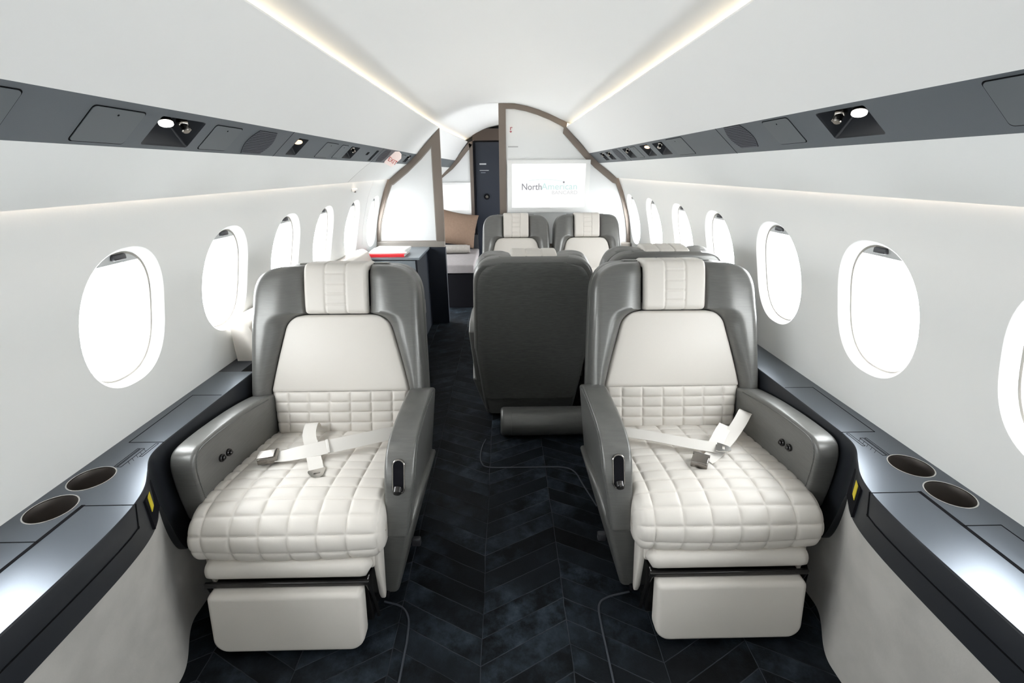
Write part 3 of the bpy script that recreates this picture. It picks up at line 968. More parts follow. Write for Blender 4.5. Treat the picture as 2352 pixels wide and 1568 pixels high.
magazine(-0.935, 3.79, CZ + .0235, 0.30, 0.22, 0.014, 0.05, M.paper, 'white magazine in the middle of the stack on the cabinet')
mg = magazine(-0.925, 3.80, CZ + .038, 0.27, 0.21, 0.012, -0.06, M.paper, 'topmost magazine of the stack, white with a thin red line')
link('red_line', from_bm(box_bm((0, -0.0, 0.0124), (0.2, 0.008, 0.001)), 'red_line'), M.red, mg, smooth=False)

# ================================================================= SIDE DIVAN along the left wall
dv = empty('side_divan', (-1.0, 2.7, 0), 'cream leather side divan along the left wall behind the front seat', 'sofa')
bm = bmesh.new()
sec = [(-1.135, 0.55), (-1.135, 0.775), (-1.12, 0.80), (-1.085, 0.806), (-1.055, 0.79), (-1.04, 0.76), (-0.985, 0.575), (-0.98, 0.46), (-1.13, 0.46)]
sec = [(p.x, p.y) for p in catmull([(a, b) for a, b in sec], 3)]
rows = []
for y, sc in ((1.80, .90), (1.812, .97), (1.83, 1.0), (2.5, 1.0), (3.2, 1.0), (3.56, 1.0)):
    cxm, czm = -1.09, 0.62
    rows.append([(cxm + (x - cxm) * sc, y, czm + (z - czm) * sc) for x, z in sec])
kid('backrest', loft_bm(rows, True, True), M.cream, dv, smooth=True, sharp=50)
kid('seat_cushion', box_bm((-0.86, 2.72, 0.36), (0.46, 1.66, 0.16), 0.03, 3), M.cream, dv, smooth=True)
kid('base', box_bm((-0.88, 2.72, 0.14), (0.42, 1.64, 0.28), 0.005), M.grey, dv)

# ================================================================= CONSOLES
EDGE = [(-0.40, 0.888), (0.0, 0.888), (0.3, 0.886), (0.55, 0.884), (0.75, 0.885), (0.85, 0.891), (0.92, 0.903), (0.98, 0.925), (1.04, 0.962),
        (1.09, 0.995), (1.13, 1.011), (1.18, 1.018)]


def edge_curve(y1):
    pts = [(p.x, p.y) for p in catmull([(YA + .01, 0.888)] + EDGE[1:], 6)]
    k = 4
    for i in range(1, k + 1): pts.append((1.18 + (y1 - 1.18) * i / k, 1.018 - 0.008 * i / k))
    return pts


CZT = 0.62


def console(s, y1, label):
    root = empty('side_console', (s * 1.0, 0.6, 0), label, 'side console', 'side consoles')
    ec = edge_curve(y1)
    outer = [(x, y) for y, x in ec] + [(1.155, y1), (1.155, YA + .01)]
    holes = []
    for cy_ in (0.898, 1.013):
        holes.append([(1.085 + 0.050 * cos(2 * pi * k / 32), cy_ + 0.050 * sin(2 * pi * k / 32)) for k in range(32)])
    kid('worktop', fill_bm([outer] + holes, lambda a, b: (a * s, b, CZT)), M.console, root)
    # rounded nose and fascia
    rows = []
    for y, x in ec:
        # the fascia is deeper where the console runs behind the seat
        t = min(1, max(0, (y - 1.05) / 0.1)); t = t * t * (3 - 2 * t)
        zb = 0.497 - t * 0.25
        rows.append([(x * s, y, CZT), ((x - .002) * s, y, CZT - 0.0015), ((x - .003) * s, y, CZT - 0.004), ((x - 0.002) * s, y, (CZT + zb) / 2), (x * s, y, zb + .004), ((x + 0.004) * s, y, zb), ((x + 0.05) * s, y, zb)])
    kid('fascia', grid_bm(rows), M.fascia, root, smooth=True)
    if True:
        yE = y1
        kid('end_panel', box_bm((s * 1.083, yE, 0.45), (0.14, 0.006, 0.338)), M.fascia, root)
    # cup holders
    for cy_ in (0.898, 1.013):
        bm = bmesh.new()
        n = 32
        R = []
        for rr, z in ((0.050, CZT), (0.049, CZT - 0.004), (0.047, CZT - 0.055)):
            R.append([((1.085 + rr * cos(2 * pi * k / n)) * s, cy_ + rr * sin(2 * pi * k / n), z) for k in range(n)])
        loft_bm(R, True, False, bm)
        bm.faces.new([bm.verts.new(p) for p in R[-1]])
        ch = kid('cup_holder', bm, M.cup, root, smooth=True)
        b2 = ring_bm((1.085 * s, cy_), 0.0490, 0.0518, CZT - 0.001, CZT + 0.0014)
        r_ = link('rim_ring', from_bm(b2, 'rim_ring'), M.chrome, ch)
        r_.matrix_parent_inverse = Matrix.Identity(4)
    up = (0, 0, 1)
    bm = bmesh.new()
    T = lambda pts: [(x * s, y, CZT) for x, y in pts]
    line_bm(T([(1.017, 1.183), (1.118, 1.183), (1.122, 1.486), (1.020, 1.486)]), 0.0022, up, bm)
    line_bm(T([(1.018, 0.794), (1.105, 0.794), (1.105, -0.4)]), 0.0022, up, bm)
    kid('lid_seam', bm, M.seam, root)
    bm = bmesh.new()
    line_bm(T([(1.020, 0.908), (1.024, -0.6)]), 0.009, up, bm)
    line_bm(T([(1.020, 0.908), (0.900, 0.908)]), 0.0022, up, bm)
    kid('table_slot', bm, M.seam, root)
    # table lid outline on the fascia
    bm = bmesh.new()
    fl = [((x - 0.0028) * s, y, 0.560) for y, x in ec if y < 0.885]
    fl += [((x - 0.0030) * s, y, 0.562) for y, x in ec if 0.885 <= y < 0.90]
    line_bm(fl[::-1][::3] + [fl[0]], 0.003, (-s, 0, 0), bm, lift=0.0008)
    line_bm([(0.8945 * s, 0.895, 0.560), (0.8975 * s, 0.912, CZT - .001)], 0.003, (-s, 0, 0), bm, lift=0.001)
    kid('fascia_seam', bm, M.seam, root)
    # pocket with the yellow tag on the curved part
    a, b = Vector((0.912 * s, 0.955, 0)), Vector((0.958 * s, 1.035, 0))
    n = Vector((-(b - a).y * s, (b - a).x * s, 0)).normalized() * 1.0
    if n.x * s > 0: n = -n
    def fp(t, z, d=0.0):
        q = a + (b - a) * t + n * d
        return (q.x, q.y, z)
    bm = bmesh.new()
    vs = [bm.verts.new(fp(t, z, 0.003)) for t, z in ((-0.15, 0.600), (0.95, 0.600), (1.0, 0.51), (-0.1, 0.51))]
    vb = [bm.verts.new(fp(t, z, -0.01)) for t, z in ((-0.15, 0.600), (0.95, 0.600), (1.0, 0.51), (-0.1, 0.51))]
    bm.faces.new(vs)
    for k in range(4): bm.faces.new((vs[k], vb[k], vb[(k + 1) % 4], vs[(k + 1) % 4]))
    kid('switch_pocket', bm, M.black, root)
    bm = bmesh.new()
    q4 = ((0.12, 0.594), (0.42, 0.594), (0.38, 0.552), (0.08, 0.552))
    vs = [bm.verts.new(fp(t, z, 0.0045)) for t, z in q4]
    vb = [bm.verts.new(fp(t, z, 0.001)) for t, z in q4]
    bm.faces.new(vs)
    for k in range(4): bm.faces.new((vs[k], vb[k], vb[(k + 1) % 4], vs[(k + 1) % 4]))
    kid('yellow_tag', bm, M.yellow, root)['label'] = 'yellow tag in the console pocket'
    # printed outline marks beside the lid
    bm = bmesh.new()
    for rc in (((1.062, 1.062), (1.068, 1.150)), ((1.048, 1.062), (1.058, 1.150)), ((1.026, 1.110), (1.034, 1.176))):
        (xa, ya), (xb, yb) = rc
        line_bm(T([(xa, ya), (xb, ya), (xb, yb), (xa, yb), (xa, ya)]), 0.0012, up, bm)
    for y in (1.075, 1.09, 1.105, 1.12, 1.135): line_bm(T([(1.034, y), (1.048, y + .012)]), 0.0008, up, bm)
    kid('printed_marks', bm, M.seam, root)
    return root


console(-1, 1.69, 'dark satin left side console with two cup holders under the windows')
console(1, 2.0, 'dark satin right side console with two cup holders under the windows')

# suede dado under the consoles (follows the console edge at the top)
for s, nm, y1 in ((-1, 'left', 1.69), (1, 'right', 2.0)):
    ec = edge_curve(y1)
    rows = []
    for y, x in ec:
        xt = min(x + 0.006, 1.03)
        t = min(1, max(0, (y - 0.90) / 0.22)); t = t * t * (3 - 2 * t)
        xb = 0.945 + 0.085 * t
        wv = 0.004 * sin(y * 9)
        rows.append([((xt + (xb - xt) * f + wv * f * (1 - f) * 4 + 0.015 * sin(pi * f)) * s, y, 0.50 - 0.50 * f) for f in [k / 12 for k in range(13)]])
    link('baseboard_' + nm, from_bm(grid_bm(rows), 'baseboard'), M.suede, kind='structure')
    # plain lower wall behind the seats further on
    bm = grid_bm([[(s * 1.06, y, 0.62), (s * 1.03, y, 0.0)] for y in (y1, YB)])
    grid_bm([[(s * 1.06, y, 0.62), (s * 1.16, y, 0.62)] for y in (y1, YB)], bm)
    link('trim_' + ('3' if s < 0 else '4'), from_bm(bm, 'trim'), M.fascia, smooth=False, kind='structure')
ob = empty('floor_outlet', (0.985, 1.14, 0.10), 'small black outlet box low on the right suede wall beside the seat', 'outlet')
ob.rotation_euler = (0, 0, radians(-22))
link('housing', from_bm(box_bm((0, 0, 0), (0.016, 0.05, 0.075), 0.003), 'housing'), M.black, ob)
link('socket', from_bm(box_bm((-0.009, 0, 0.01), (0.004, 0.012, 0.016), 0.001), 'socket'), M.dchrome, ob)

# ================================================================= SEATS
TILT = math.atan2(0.20, 0.63)
BO = Vector((0, 1.605 - 1.35, 0.39))
VU = Vector((0, sin(TILT), cos(TILT)))
VN = Vector((0, -cos(TILT), sin(TILT)))


def BK(u, v, wv):
    if v > 0.45 and wv < 0: v += min(1, (v - 0.45) / 0.2) * (-wv) * 0.22
    return BO + Vector((u, 0, 0)) + VU * v + VN * wv


def quilt(a, b, sa, sb, A=0.006, lam=0.007):
    """a, b in metres; sa, sb = seam positions"""
    da = min(abs(a - q) for q in sa); db = min(abs(b - q) for q in sb)
    h = A * (1 - exp(-da / lam)) * (1 - exp(-db / lam)) - 0.0014 * exp(-(min(da, db) / 0.0036) ** 2)
    return h


def arc_len(P):
    L = [0]
    for a, b in zip(P[:-1], P[1:]): L.append(L[-1] + (b - a).length)
    return L


def resample(P, n):
    L = arc_len(P); out = []
    j = 0
    for k in range(n):
        t = L[-1] * k / (n - 1)
        while j < len(L) - 2 and L[j + 1] < t: j += 1
        f = (t - L[j]) / max(1e-9, L[j + 1] - L[j])
        out.append(P[j].lerp(P[j + 1], f))
    return out, L[-1]


def cushion_bm(hi=True):
    path = [(1.64, 0.375), (1.56, 0.393), (1.45, 0.408), (1.32, 0.424), (1.22, 0.434), (1.15, 0.434), (1.09, 0.415), (1.055, 0.375), (1.050, 0.335),
            (1.062, 0.300), (1.09, 0.283), (1.15, 0.280), (1.25, 0.285)]
    P = [Vector((0, p.x - 1.35, p.y)) for p in catmull(path, 8)]
    ns = 330 if hi else 60
    nu = 220 if hi else 40
    P, L = resample(P, ns)
    SB_ = [0.04 + 0.0515 * k for k in range(-1, 20)]
    hw = 0.285
    SAs = [-hw + 0.006] + [-hw + 0.052 + 0.084 * k for k in range(7)] + [hw - 0.006]
    r = 0.030
    rows = []
    for i, p in enumerate(P):
        a = P[max(0, i - 1)]; b = P[min(len(P) - 1, i + 1)]
        t = (b - a).normalized()
        n = Vector((0, t.z, -t.y))
        sl = L * i / (ns - 1)
        row = []
        for j in range(nu + 1):
            q = -1 + 2 * j / nu
            x = q * hw
            e = max(0.0, abs(x) - (hw - r)) / r
            drop = r * (1 - sqrt(max(0.0, 1 - e * e)))
            crown = 0.010 * (1 - (x / hw) ** 2)
            h = quilt(x, sl, SAs, SB_) + crown
            row.append(p + Vector((x, 0, 0)) + n * (h - drop))
        # sides
        nrm = n
        left = [p + Vector((-hw - 0.002, 0, 0)) - nrm * d for d in (0.085, 0.05)]
        right = [p + Vector((hw + 0.002, 0, 0)) - nrm * d for d in (0.05, 0.085)]
        rows.append([left[0]] + [left[1]] + row + [right[0], right[1]])
    return rows


def fix_normals_rows(rows):
    return rows


CH_CACHE = {}


def cached(key, fn, m, sharp=40):
    if key not in CH_CACHE:
        me = from_bm(fn(), key)
        me.materials.append(m)
        me.polygons.foreach_set('use_smooth', [True] * len(me.polygons))
        me.set_sharp_from_angle(angle=radians(sharp))
        CH_CACHE[key] = me
    return CH_CACHE[key]


def part(name, me, parent, label=None):
    o = bpy.data.objects.new(name, me)
    COL.objects.link(o)
    o.parent = parent
    if label: o['label'] = label
    return o


def lumbar_bm():
    nu, nv = 200, 80
    rows = []
    SAs = [-0.27 + 0.006] + [-0.205 + 0.082 * k for k in range(6)] + [0.27 - 0.006]
    SBs = [0.0, 0.041, 0.082, 0.123, 0.163]
    for i in range(nv + 1):
        v = -0.035 + 0.20 * i / nv
        hw = 0.248 + (0.273 - 0.248) * min(1, max(0, (v + 0.035) / 0.2))
        row = []
        for j in range(nu + 1):
            q = -1 + 2 * j / nu
            x = q * hw
            r = 0.02
            e = max(0.0, abs(x) - (hw - r)) / r
            drop = r * (1 - sqrt(max(0.0, 1 - e * e)))
            tb = max(0.0, (0.165 - v)); 
            row.append(BK(x, v, 0.012 + 0.008 * (1 - q * q) + quilt(x, v, SAs, SBs, 0.006, 0.006) - drop))
        rows.append([BK(-hw, v, -0.04)] + row + [BK(hw, v, -0.04)])
    return grid_bm(rows)


def pad_bm():
    """smooth trapezoid back pad"""
    nu, nv = 60, 50
    rows = []
    v0, v1 = 0.1655, 0.468
    for i in range(nv + 1):
        v = v0 + (v1 - v0) * i / nv
        f = (v - v0) / (v1 - v0)
        hw = 0.273 + (0.194 - 0.273) * (f ** 1.12)
        R = 0.055
        if v > v1 - R: hw -= R - sqrt(max(0, R * R - (v - (v1 - R)) ** 2))
        ev = max(0.0, v - (v1 - 0.012)) / 0.012
        dv = 0.012 * (1 - sqrt(max(0, 1 - ev * ev)))
        eb = max(0.0, (v0 + 0.006) - v) / 0.006
        dv += 0.003 * (1 - sqrt(max(0, 1 - eb * eb)))
        row = []
        for j in range(nu + 1):
            q = -1 + 2 * j / nu
            q = math.copysign(abs(q) ** 0.8, q)
            x = q * hw
            r = 0.012
            e = max(0.0, abs(x) - (hw - r)) / r
            drop = r * (1 - sqrt(max(0.0, 1 - e * e)))
            row.append(BK(x, v, 0.016 + 0.012 * (1 - q * q) * sin(pi * min(1, f * .9 + .1)) - drop - dv))
        rows.append([BK(-hw, v, -0.05)] + row + [BK(hw, v, -0.05)])
    bm = grid_bm(rows)
    return bm


def headrest_bm():
    """cream pad wrapped over the top, with a stitched ladder in the middle"""
    path = [(-0.02, 0.472), (0.020, 0.472), (0.033, 0.480), (0.038, 0.500), (0.041, 0.56), (0.040, 0.62), (0.034, 0.652), (0.016, 0.669),
            (-0.02, 0.675), (-0.06, 0.674), (-0.088, 0.671), (-0.102, 0.664), (-0.108, 0.650)]
    P = [Vector((p.x, p.y, 0)) for p in catmull(path, 8)]
    P, L = resample(P, 120)
    nu = 90
    hw = 0.122
    rows = []
    for i, p in enumerate(P):
        a = P[max(0, i - 1)]; b = P[min(len(P) - 1, i + 1)]
        t = (b - a).normalized()
        n = Vector((t.y, -t.x, 0))
        sl = L * i / 119
        row = []
        for j in range(nu + 1):
            x = -hw + 2 * hw * j / nu
            r = 0.014
            e = max(0.0, abs(x) - (hw - r)) / r
            drop = r * (1 - sqrt(max(0.0, 1 - e * e)))
            h = 0.0
            dx = min(abs(x - 0.040), abs(x + 0.040))
            h -= 0.0035 * exp(-(dx / 0.004) ** 2)
            if abs(x) < 0.040:
                ds_ = min(abs(sl - q) for q in (0.085, 0.125, 0.165, 0.205, 0.30))
                h -= 0.0030 * exp(-(ds_ / 0.0035) ** 2)
            cc = p + n * (h - drop)
            row.append(BK(x, cc.y, cc.x))
        c2 = p - n * 0.03
        rows.append([BK(-hw, c2.y, c2.x)] + row + [BK(hw, c2.y, c2.x)])
    return grid_bm(rows)


TOP = 0.660


def hw_out(v):
    """outer half width of the back"""
    f = (v - 0.14) / (TOP - 0.14)
    W = 0.335 - 0.022 * max(0, f) ** 1.3
    if v < 0.14: W = 0.300 + (0.335 - 0.300) * 0
    R = 0.13
    if v > TOP - R:
        t = (v - (TOP - R)) / R
        W -= R * (1 - max(0, 1 - t ** 2.5) ** (1 / 2.5))
    return W


def hw_in(v):
    v0, v1 = 0.1655, 0.468
    if v < v0: return 0.274
    if v >= v1: return 0.124
    f = (v - v0) / (v1 - v0)
    hw = 0.273 + (0.194 - 0.273) * (f ** 1.12)
    R = 0.055
    if v > v1 - R: hw -= R - sqrt(max(0, R * R - (v - (v1 - R)) ** 2))
    return hw


def bolster_bm(s):
    def fn():
        rows = []
        vs = [0.140, 0.143, 0.150, 0.165] + [0.165 + (TOP - 0.165) * (1 - (1 - k / 52) ** 1.5) for k in range(1, 53)]
        for v in vs:
            uo, ui = hw_out(v), hw_in(v)
            tt = max(0.0, v - (TOP - 0.05)) / 0.05
            bt = max(0.0, 0.165 - v) / 0.025
            shr = 0.05 * (1 - sqrt(max(0, 1 - tt * tt)))
            shb = 0.012 * (1 - sqrt(max(0, 1 - bt * bt)))
            wf = 0.060 - 0.012 * max(0, (v - .45) / .2)
            uo = max(uo, ui + 0.004)
            wd = uo - ui
            row = []
            nf = 20
            row.append((ui, -0.03))
            for k in range(nf + 1):
                f = k / nf
                # inner roll, crest, outer roll
                crest = 0.014 + (wf - 0.014) * (1 - (1 - min(1, f / 0.55)) ** 2.2)
                r = min(0.03, wd * .5)
                e = max(0.0, wd * f - (wd - r)) / r
                d = r * (1 - sqrt(max(0, 1 - e * e)))
                ein = max(0.0, 0.010 - wd * f) / 0.010
                d += 0.010 * (1 - sqrt(max(0, 1 - ein * ein)))
                row.append((ui + wd * f, crest - d - shr - shb))
            lastw = row[-1][1]
            row.append((uo, min(lastw, 0.0)))
            row.append((uo + 0.002, -0.03))
            row.append((uo - 0.002, -0.062))
            row.append((uo - 0.012, -0.066))
            row.append((ui, -0.066))
            rows.append([BK(s * u, v, w_) for u, w_ in row])
        return loft_bm(rows, True, True)
    return fn


def shell_bm():
    rows = []
    vs = [-0.33, -0.325, -0.31, -0.2, -0.06, 0.06, 0.135, 0.15, 0.2, 0.3, 0.4] + [0.4 + (TOP + .004 - 0.4) * (1 - (1 - k / 30) ** 1.6) for k in range(1, 31)]
    for v in vs:
        if v >= 0.14:
            uo = hw_out(min(v, TOP)) - 0.001
        else:
            uo = 0.285 + 0.045 * max(0, min(1, (v + 0.33) / 0.47))
        tt = max(0.0, v - (TOP - 0.035)) / 0.039
        sh = 0.030 * (1 - sqrt(max(0, 1 - tt * tt)))
        bb = max(0.0, (-0.30 - v)) / 0.03
        sh += 0.02 * bb
        r = 0.022
        w0, w1 = -0.066, -0.135 + sh
        row = [(-uo + .004, w0)]
        ring = [(-uo + .004, w0), (-uo, w0 - 0.008), (-uo, w1 + r)]
        for k in range(1, 7):
            a = pi / 2 * k / 6
            ring.append((-uo + r * (1 - cos(a)), w1 + r * (1 - sin(a))))
        m_ = [(-0.15, w1 - 0.004), (0, w1 - 0.005), (0.15, w1 - 0.004)]
        if uo < 0.2: m_ = [(0, w1)]
        full = ring + m_ + [(-a, b) for a, b in ring[::-1]]
        if uo < 0.2:
            full = ring + [(-.05, w1), (0, w1), (.05, w1)] + [(-a, b) for a, b in ring[::-1]]
        rows.append([BK(u, v, w_) for u, w_ in full])
    return loft_bm(rows, True, True)


def backpanel_bm():
    """dark fabric panel on the rear of the back"""
    rows = []
    vs = [-0.205 + (0.644 + 0.205) * k / 40 for k in range(41)]
    for v in vs:
        if v >= 0.14: uo = hw_out(min(v + 0.02, TOP)) - 0.022
        else: uo = (0.285 + 0.045 * max(0, min(1, (v + 0.33) / 0.47))) - 0.020
        rr = 0.012
        row = []
        for j in range(31):
            q = -1 + 2 * j / 30
            u = q * uo
            e = max(0.0, abs(u) - (uo - rr)) / rr
            d = rr * (1 - sqrt(max(0, 1 - e * e)))
            ev = max(0.0, v - 0.630) / 0.014
            row.append(BK(u, v, -0.146 + d * 0.7 + 0.006 * min(1, ev)))
        rows.append([BK(-uo, v, -0.12)] + row + [BK(uo, v, -0.12)])
    bm = grid_bm(rows)
    return bm


def skirt_bm():
    rows = []
    for v in (-0.34, -0.33, -0.30, -0.25, -0.215, -0.21):
        uo = 0.258 + 0.02 * (v + 0.34) / 0.13
        e = 1 - max(0, (-0.30 - v) / 0.04)
        rows.append([BK(-uo, v, -0.10), BK(-uo + .004, v, -0.136), BK(0, v, -0.142), BK(uo - .004, v, -0.136), BK(uo, v, -0.10), BK(0, v, -0.09)])
    return loft_bm(rows, True, True)


def arm_bm(kind, s):
    """kind 'wall' or 'aisle'; s = side"""
    def fn():
        if kind == 'wall':
            top = [(1.66, 0.535), (1.58, 0.560), (1.45, 0.583), (1.32, 0.597), (1.21, 0.602), (1.165, 0.595), (1.145, 0.570), (1.138, 0.53), (1.140, 0.45), (1.150, 0.36)]
            prof = [(p.x, p.y) for p in catmull(top, 5)] + [(1.30, 0.27), (1.66, 0.27)]
            ui, uo = 0.262, 0.334
            ui2, uo2 = 0.262, 0.334
        else:
            top = [(1.66, 0.555), (1.58, 0.585), (1.48, 0.590), (1.38, 0.590), (1.28, 0.583), (1.215, 0.562), (1.172, 0.520), (1.145, 0.45), (1.128, 0.37), (1.115, 0.305)]
            prof = [(p.x, p.y) for p in catmull(top, 5)] + [(1.14, 0.295), (1.35, 0.25), (1.66, 0.25)]
            ui, uo = 0.282, 0.375
            ui2, uo2 = 0.282, 0.340
        b2 = prism_bm(prof, 'x', 0.0, 1.0)
        for v in b2.verts:
            z = v.co.z
            f = max(0, min(1, (0.50 - z) / 0.22))
            a, b = ui + (ui2 - ui) * f, uo + (uo2 - uo) * f
            # outer end narrows a little to the rear
            v.co.x = s * (a + (b - a) * v.co.x)
            v.co.y -= 1.35
        bmesh.ops.recalc_face_normals(b2, faces=b2.faces)
        es = [e for e in b2.edges if len(e.link_faces) == 2 and e.calc_face_angle(0) > 0.9]
        bmesh.ops.bevel(b2, geom=es, offset=0.011, segments=4, profile=0.5, affect='EDGES', clamp_overlap=True)
        return b2
    return fn


def seam_on_arm(kind, s):
    """raised piping along the inner and outer top edge of an armrest"""
    def fn():
        if kind == 'wall':
            top = [(1.60, 0.554), (1.45, 0.583), (1.32, 0.597), (1.21, 0.602), (1.165, 0.595), (1.145, 0.570), (1.138, 0.53), (1.140, 0.45), (1.150, 0.36)]
            us = [(0.262, 0.262), ]
        else:
            top = [(1.60, 0.579), (1.48, 0.590), (1.38, 0.590), (1.28, 0.583), (1.215, 0.562), (1.172, 0.520), (1.145, 0.45), (1.128, 0.37), (1.115, 0.305)]
            us = [(0.375, 0.340)]
        bm = bmesh.new()
        for ua, ub in us:
            pts = []
            for p in catmull(top, 5):
                f = max(0, min(1, (0.50 - p.y) / 0.22))
                u = ua + (ub - ua) * f
                # shift slightly inwards of the side face
                cx_, cz_ = 1.45, 0.40
                d = Vector((cx_ - p.x, cz_ - p.y)).normalized() * 0.013
                pts.append((s * (u - 0.0005 if ua < .3 else u - 0.0005), p.x - 1.35 + d.x, p.y + d.y))
            tube_bm(pts, 0.0022, 6, bm)
        return bm
    return fn


def shroud_bm(s, wall=False):
    def fn():
        prof = [(1.66, 0.27), (1.45, 0.32), (1.34, 0.345), (1.26, 0.340), (1.205, 0.30), (1.185, 0.24), (1.172, 0.16), (1.175, 0.006), (1.60, 0.006)]
        b2 = prism_bm(prof, 'x', 0.0, 1.0)
        for v in b2.verts:
            z = v.co.z
            f = max(0, min(1, (0.30 - z) / 0.28))
            yk = max(0, min(1, (1.30 - v.co.y) / 0.12))
            b = 0.372 - 0.082 * f - 0.022 * yk * (1 - f) - 0.012 * f
            a = 0.21
            if wall: b = min(b, 0.325)
            v.co.x = s * (a + (b - a) * v.co.x)
            v.co.y -= 1.35
        bmesh.ops.recalc_face_normals(b2, faces=b2.faces)
        es = [e for e in b2.edges if len(e.link_faces) == 2 and e.calc_face_angle(0) > 0.9]
        bmesh.ops.bevel(b2, geom=es, offset=0.016, segments=4, profile=0.5, affect='EDGES', clamp_overlap=True)
        return b2
    return fn


def xf(bm, f):
    for v in bm.verts: v.co = f(v.co)
    return bm


def roll_bm():
    rows = []
    for k in range(33):
        x = -0.248 + 0.496 * k / 32
        e = max(0.0, abs(x) - 0.224) / 0.024
        sc = sqrt(max(0.02, 1 - e * e))
        ring = []
        for q in range(24):
            a = 2 * pi * q / 24
            yy = math.copysign(abs(cos(a)) ** 0.8, cos(a)) * 0.034 * sc
            zz = math.copysign(abs(sin(a)) ** 0.8, sin(a)) * 0.030 * sc
            ring.append((x, -0.288 + yy, 0.262 + zz))
        rows.append(ring)
    return loft_bm(rows, True, True)


def legframe_bm():
    bm = bmesh.new()
    for s in (-1, 1):
        tube_bm([(s * 0.236, -0.318, 0.220), (s * 0.236, -0.318, 0.218), (s * 0.238, -0.30, 0.16), (s * 0.24, -0.285, 0.09), (s * 0.24, -0.275, 0.035)], 0.006, 8, bm)
    b = box_bm((0, -0.319, 0.222), (0.486, 0.012, 0.017), 0.004, 3, bm)
    box_bm((0, -0.25, 0.12), (0.46, 0.09, 0.17), 0.004, 1, b)
    return b


def footrest_bm():
    hw, z0, z1 = 0.225, 0.020, 0.212
    b2 = bmesh.new()
    n = 8
    out = []
    for cx_, cz_, a0, r in ((hw, z1, 0, 0.016), (-hw, z1, 90, 0.016), (-hw, z0, 180, 0.045), (hw, z0, 270, 0.045)):
        sx_, sz_ = (1 if cx_ > 0 else -1), (1 if cz_ == z1 else -1)
        c = (cx_ - sx_ * r, cz_ - sz_ * r)
        for k in range(n + 1):
            a = radians(a0 + 90 * k / n)
            out.append((c[0] + r * cos(a), c[1] + r * sin(a)))
    bm = prism_bm(out, 'y', -0.034, 0.020, 0.014, 4)
    def f(co):
        z = co.z
        return Vector((co.x, -0.318 - (0.222 - z) * 0.16 + co.y, z))
    return xf(bm, f)


def legside_bm():
    bm = bmesh.new()
    for s in (-1, 1):
        prism_bm([(-0.262, 0.285), (-0.272, 0.24), (-0.262, 0.11), (-0.25, 0.078), (-0.236, 0.09), (-0.20, 0.285)], 'x', s * 0.244, s * 0.262, 0.005, 2, bm)
    box_bm((0, -0.20, 0.262), (0.50, 0.16, 0.06), 0.01, 2, bm)
    return bm


def belt_ribbon(pts, nrm, wd=0.046, th=0.0018):
    P = [Vector(p) for p in pts]
    rows = []
    for i, p in enumerate(P):
        t = (P[min(i + 1, len(P) - 1)] - P[max(i - 1, 0)]).normalized()
        n = Vector(nrm[i] if isinstance(nrm, list) else nrm).normalized()
        sd = t.cross(n).normalized()
        n2 = sd.cross(t).normalized()
        rows.append([p - sd * wd / 2 - n2 * th / 2, p + sd * wd / 2 - n2 * th / 2, p + sd * wd / 2 + n2 * th / 2, p - sd * wd / 2 + n2 * th / 2])
    return loft_bm(rows, True, True)


def seat_z(y):
    """height of the cushion top at local y"""
    tab = [(0.29, 0.375 + .02), (0.21, 0.393 + .018), (0.10, 0.408 + .017), (-0.03, 0.424 + .016), (-0.13, 0.434 + .016), (-0.20, 0.434 + .016), (-0.26, 0.415 + .015)]
    if y >= tab[0][0]: return tab[0][1]
    for (a, za), (b, zb) in zip(tab[:-1], tab[1:]):
        if a >= y >= b: return za + (zb - za) * (a - y) / (a - b)
    return tab[-1][1]


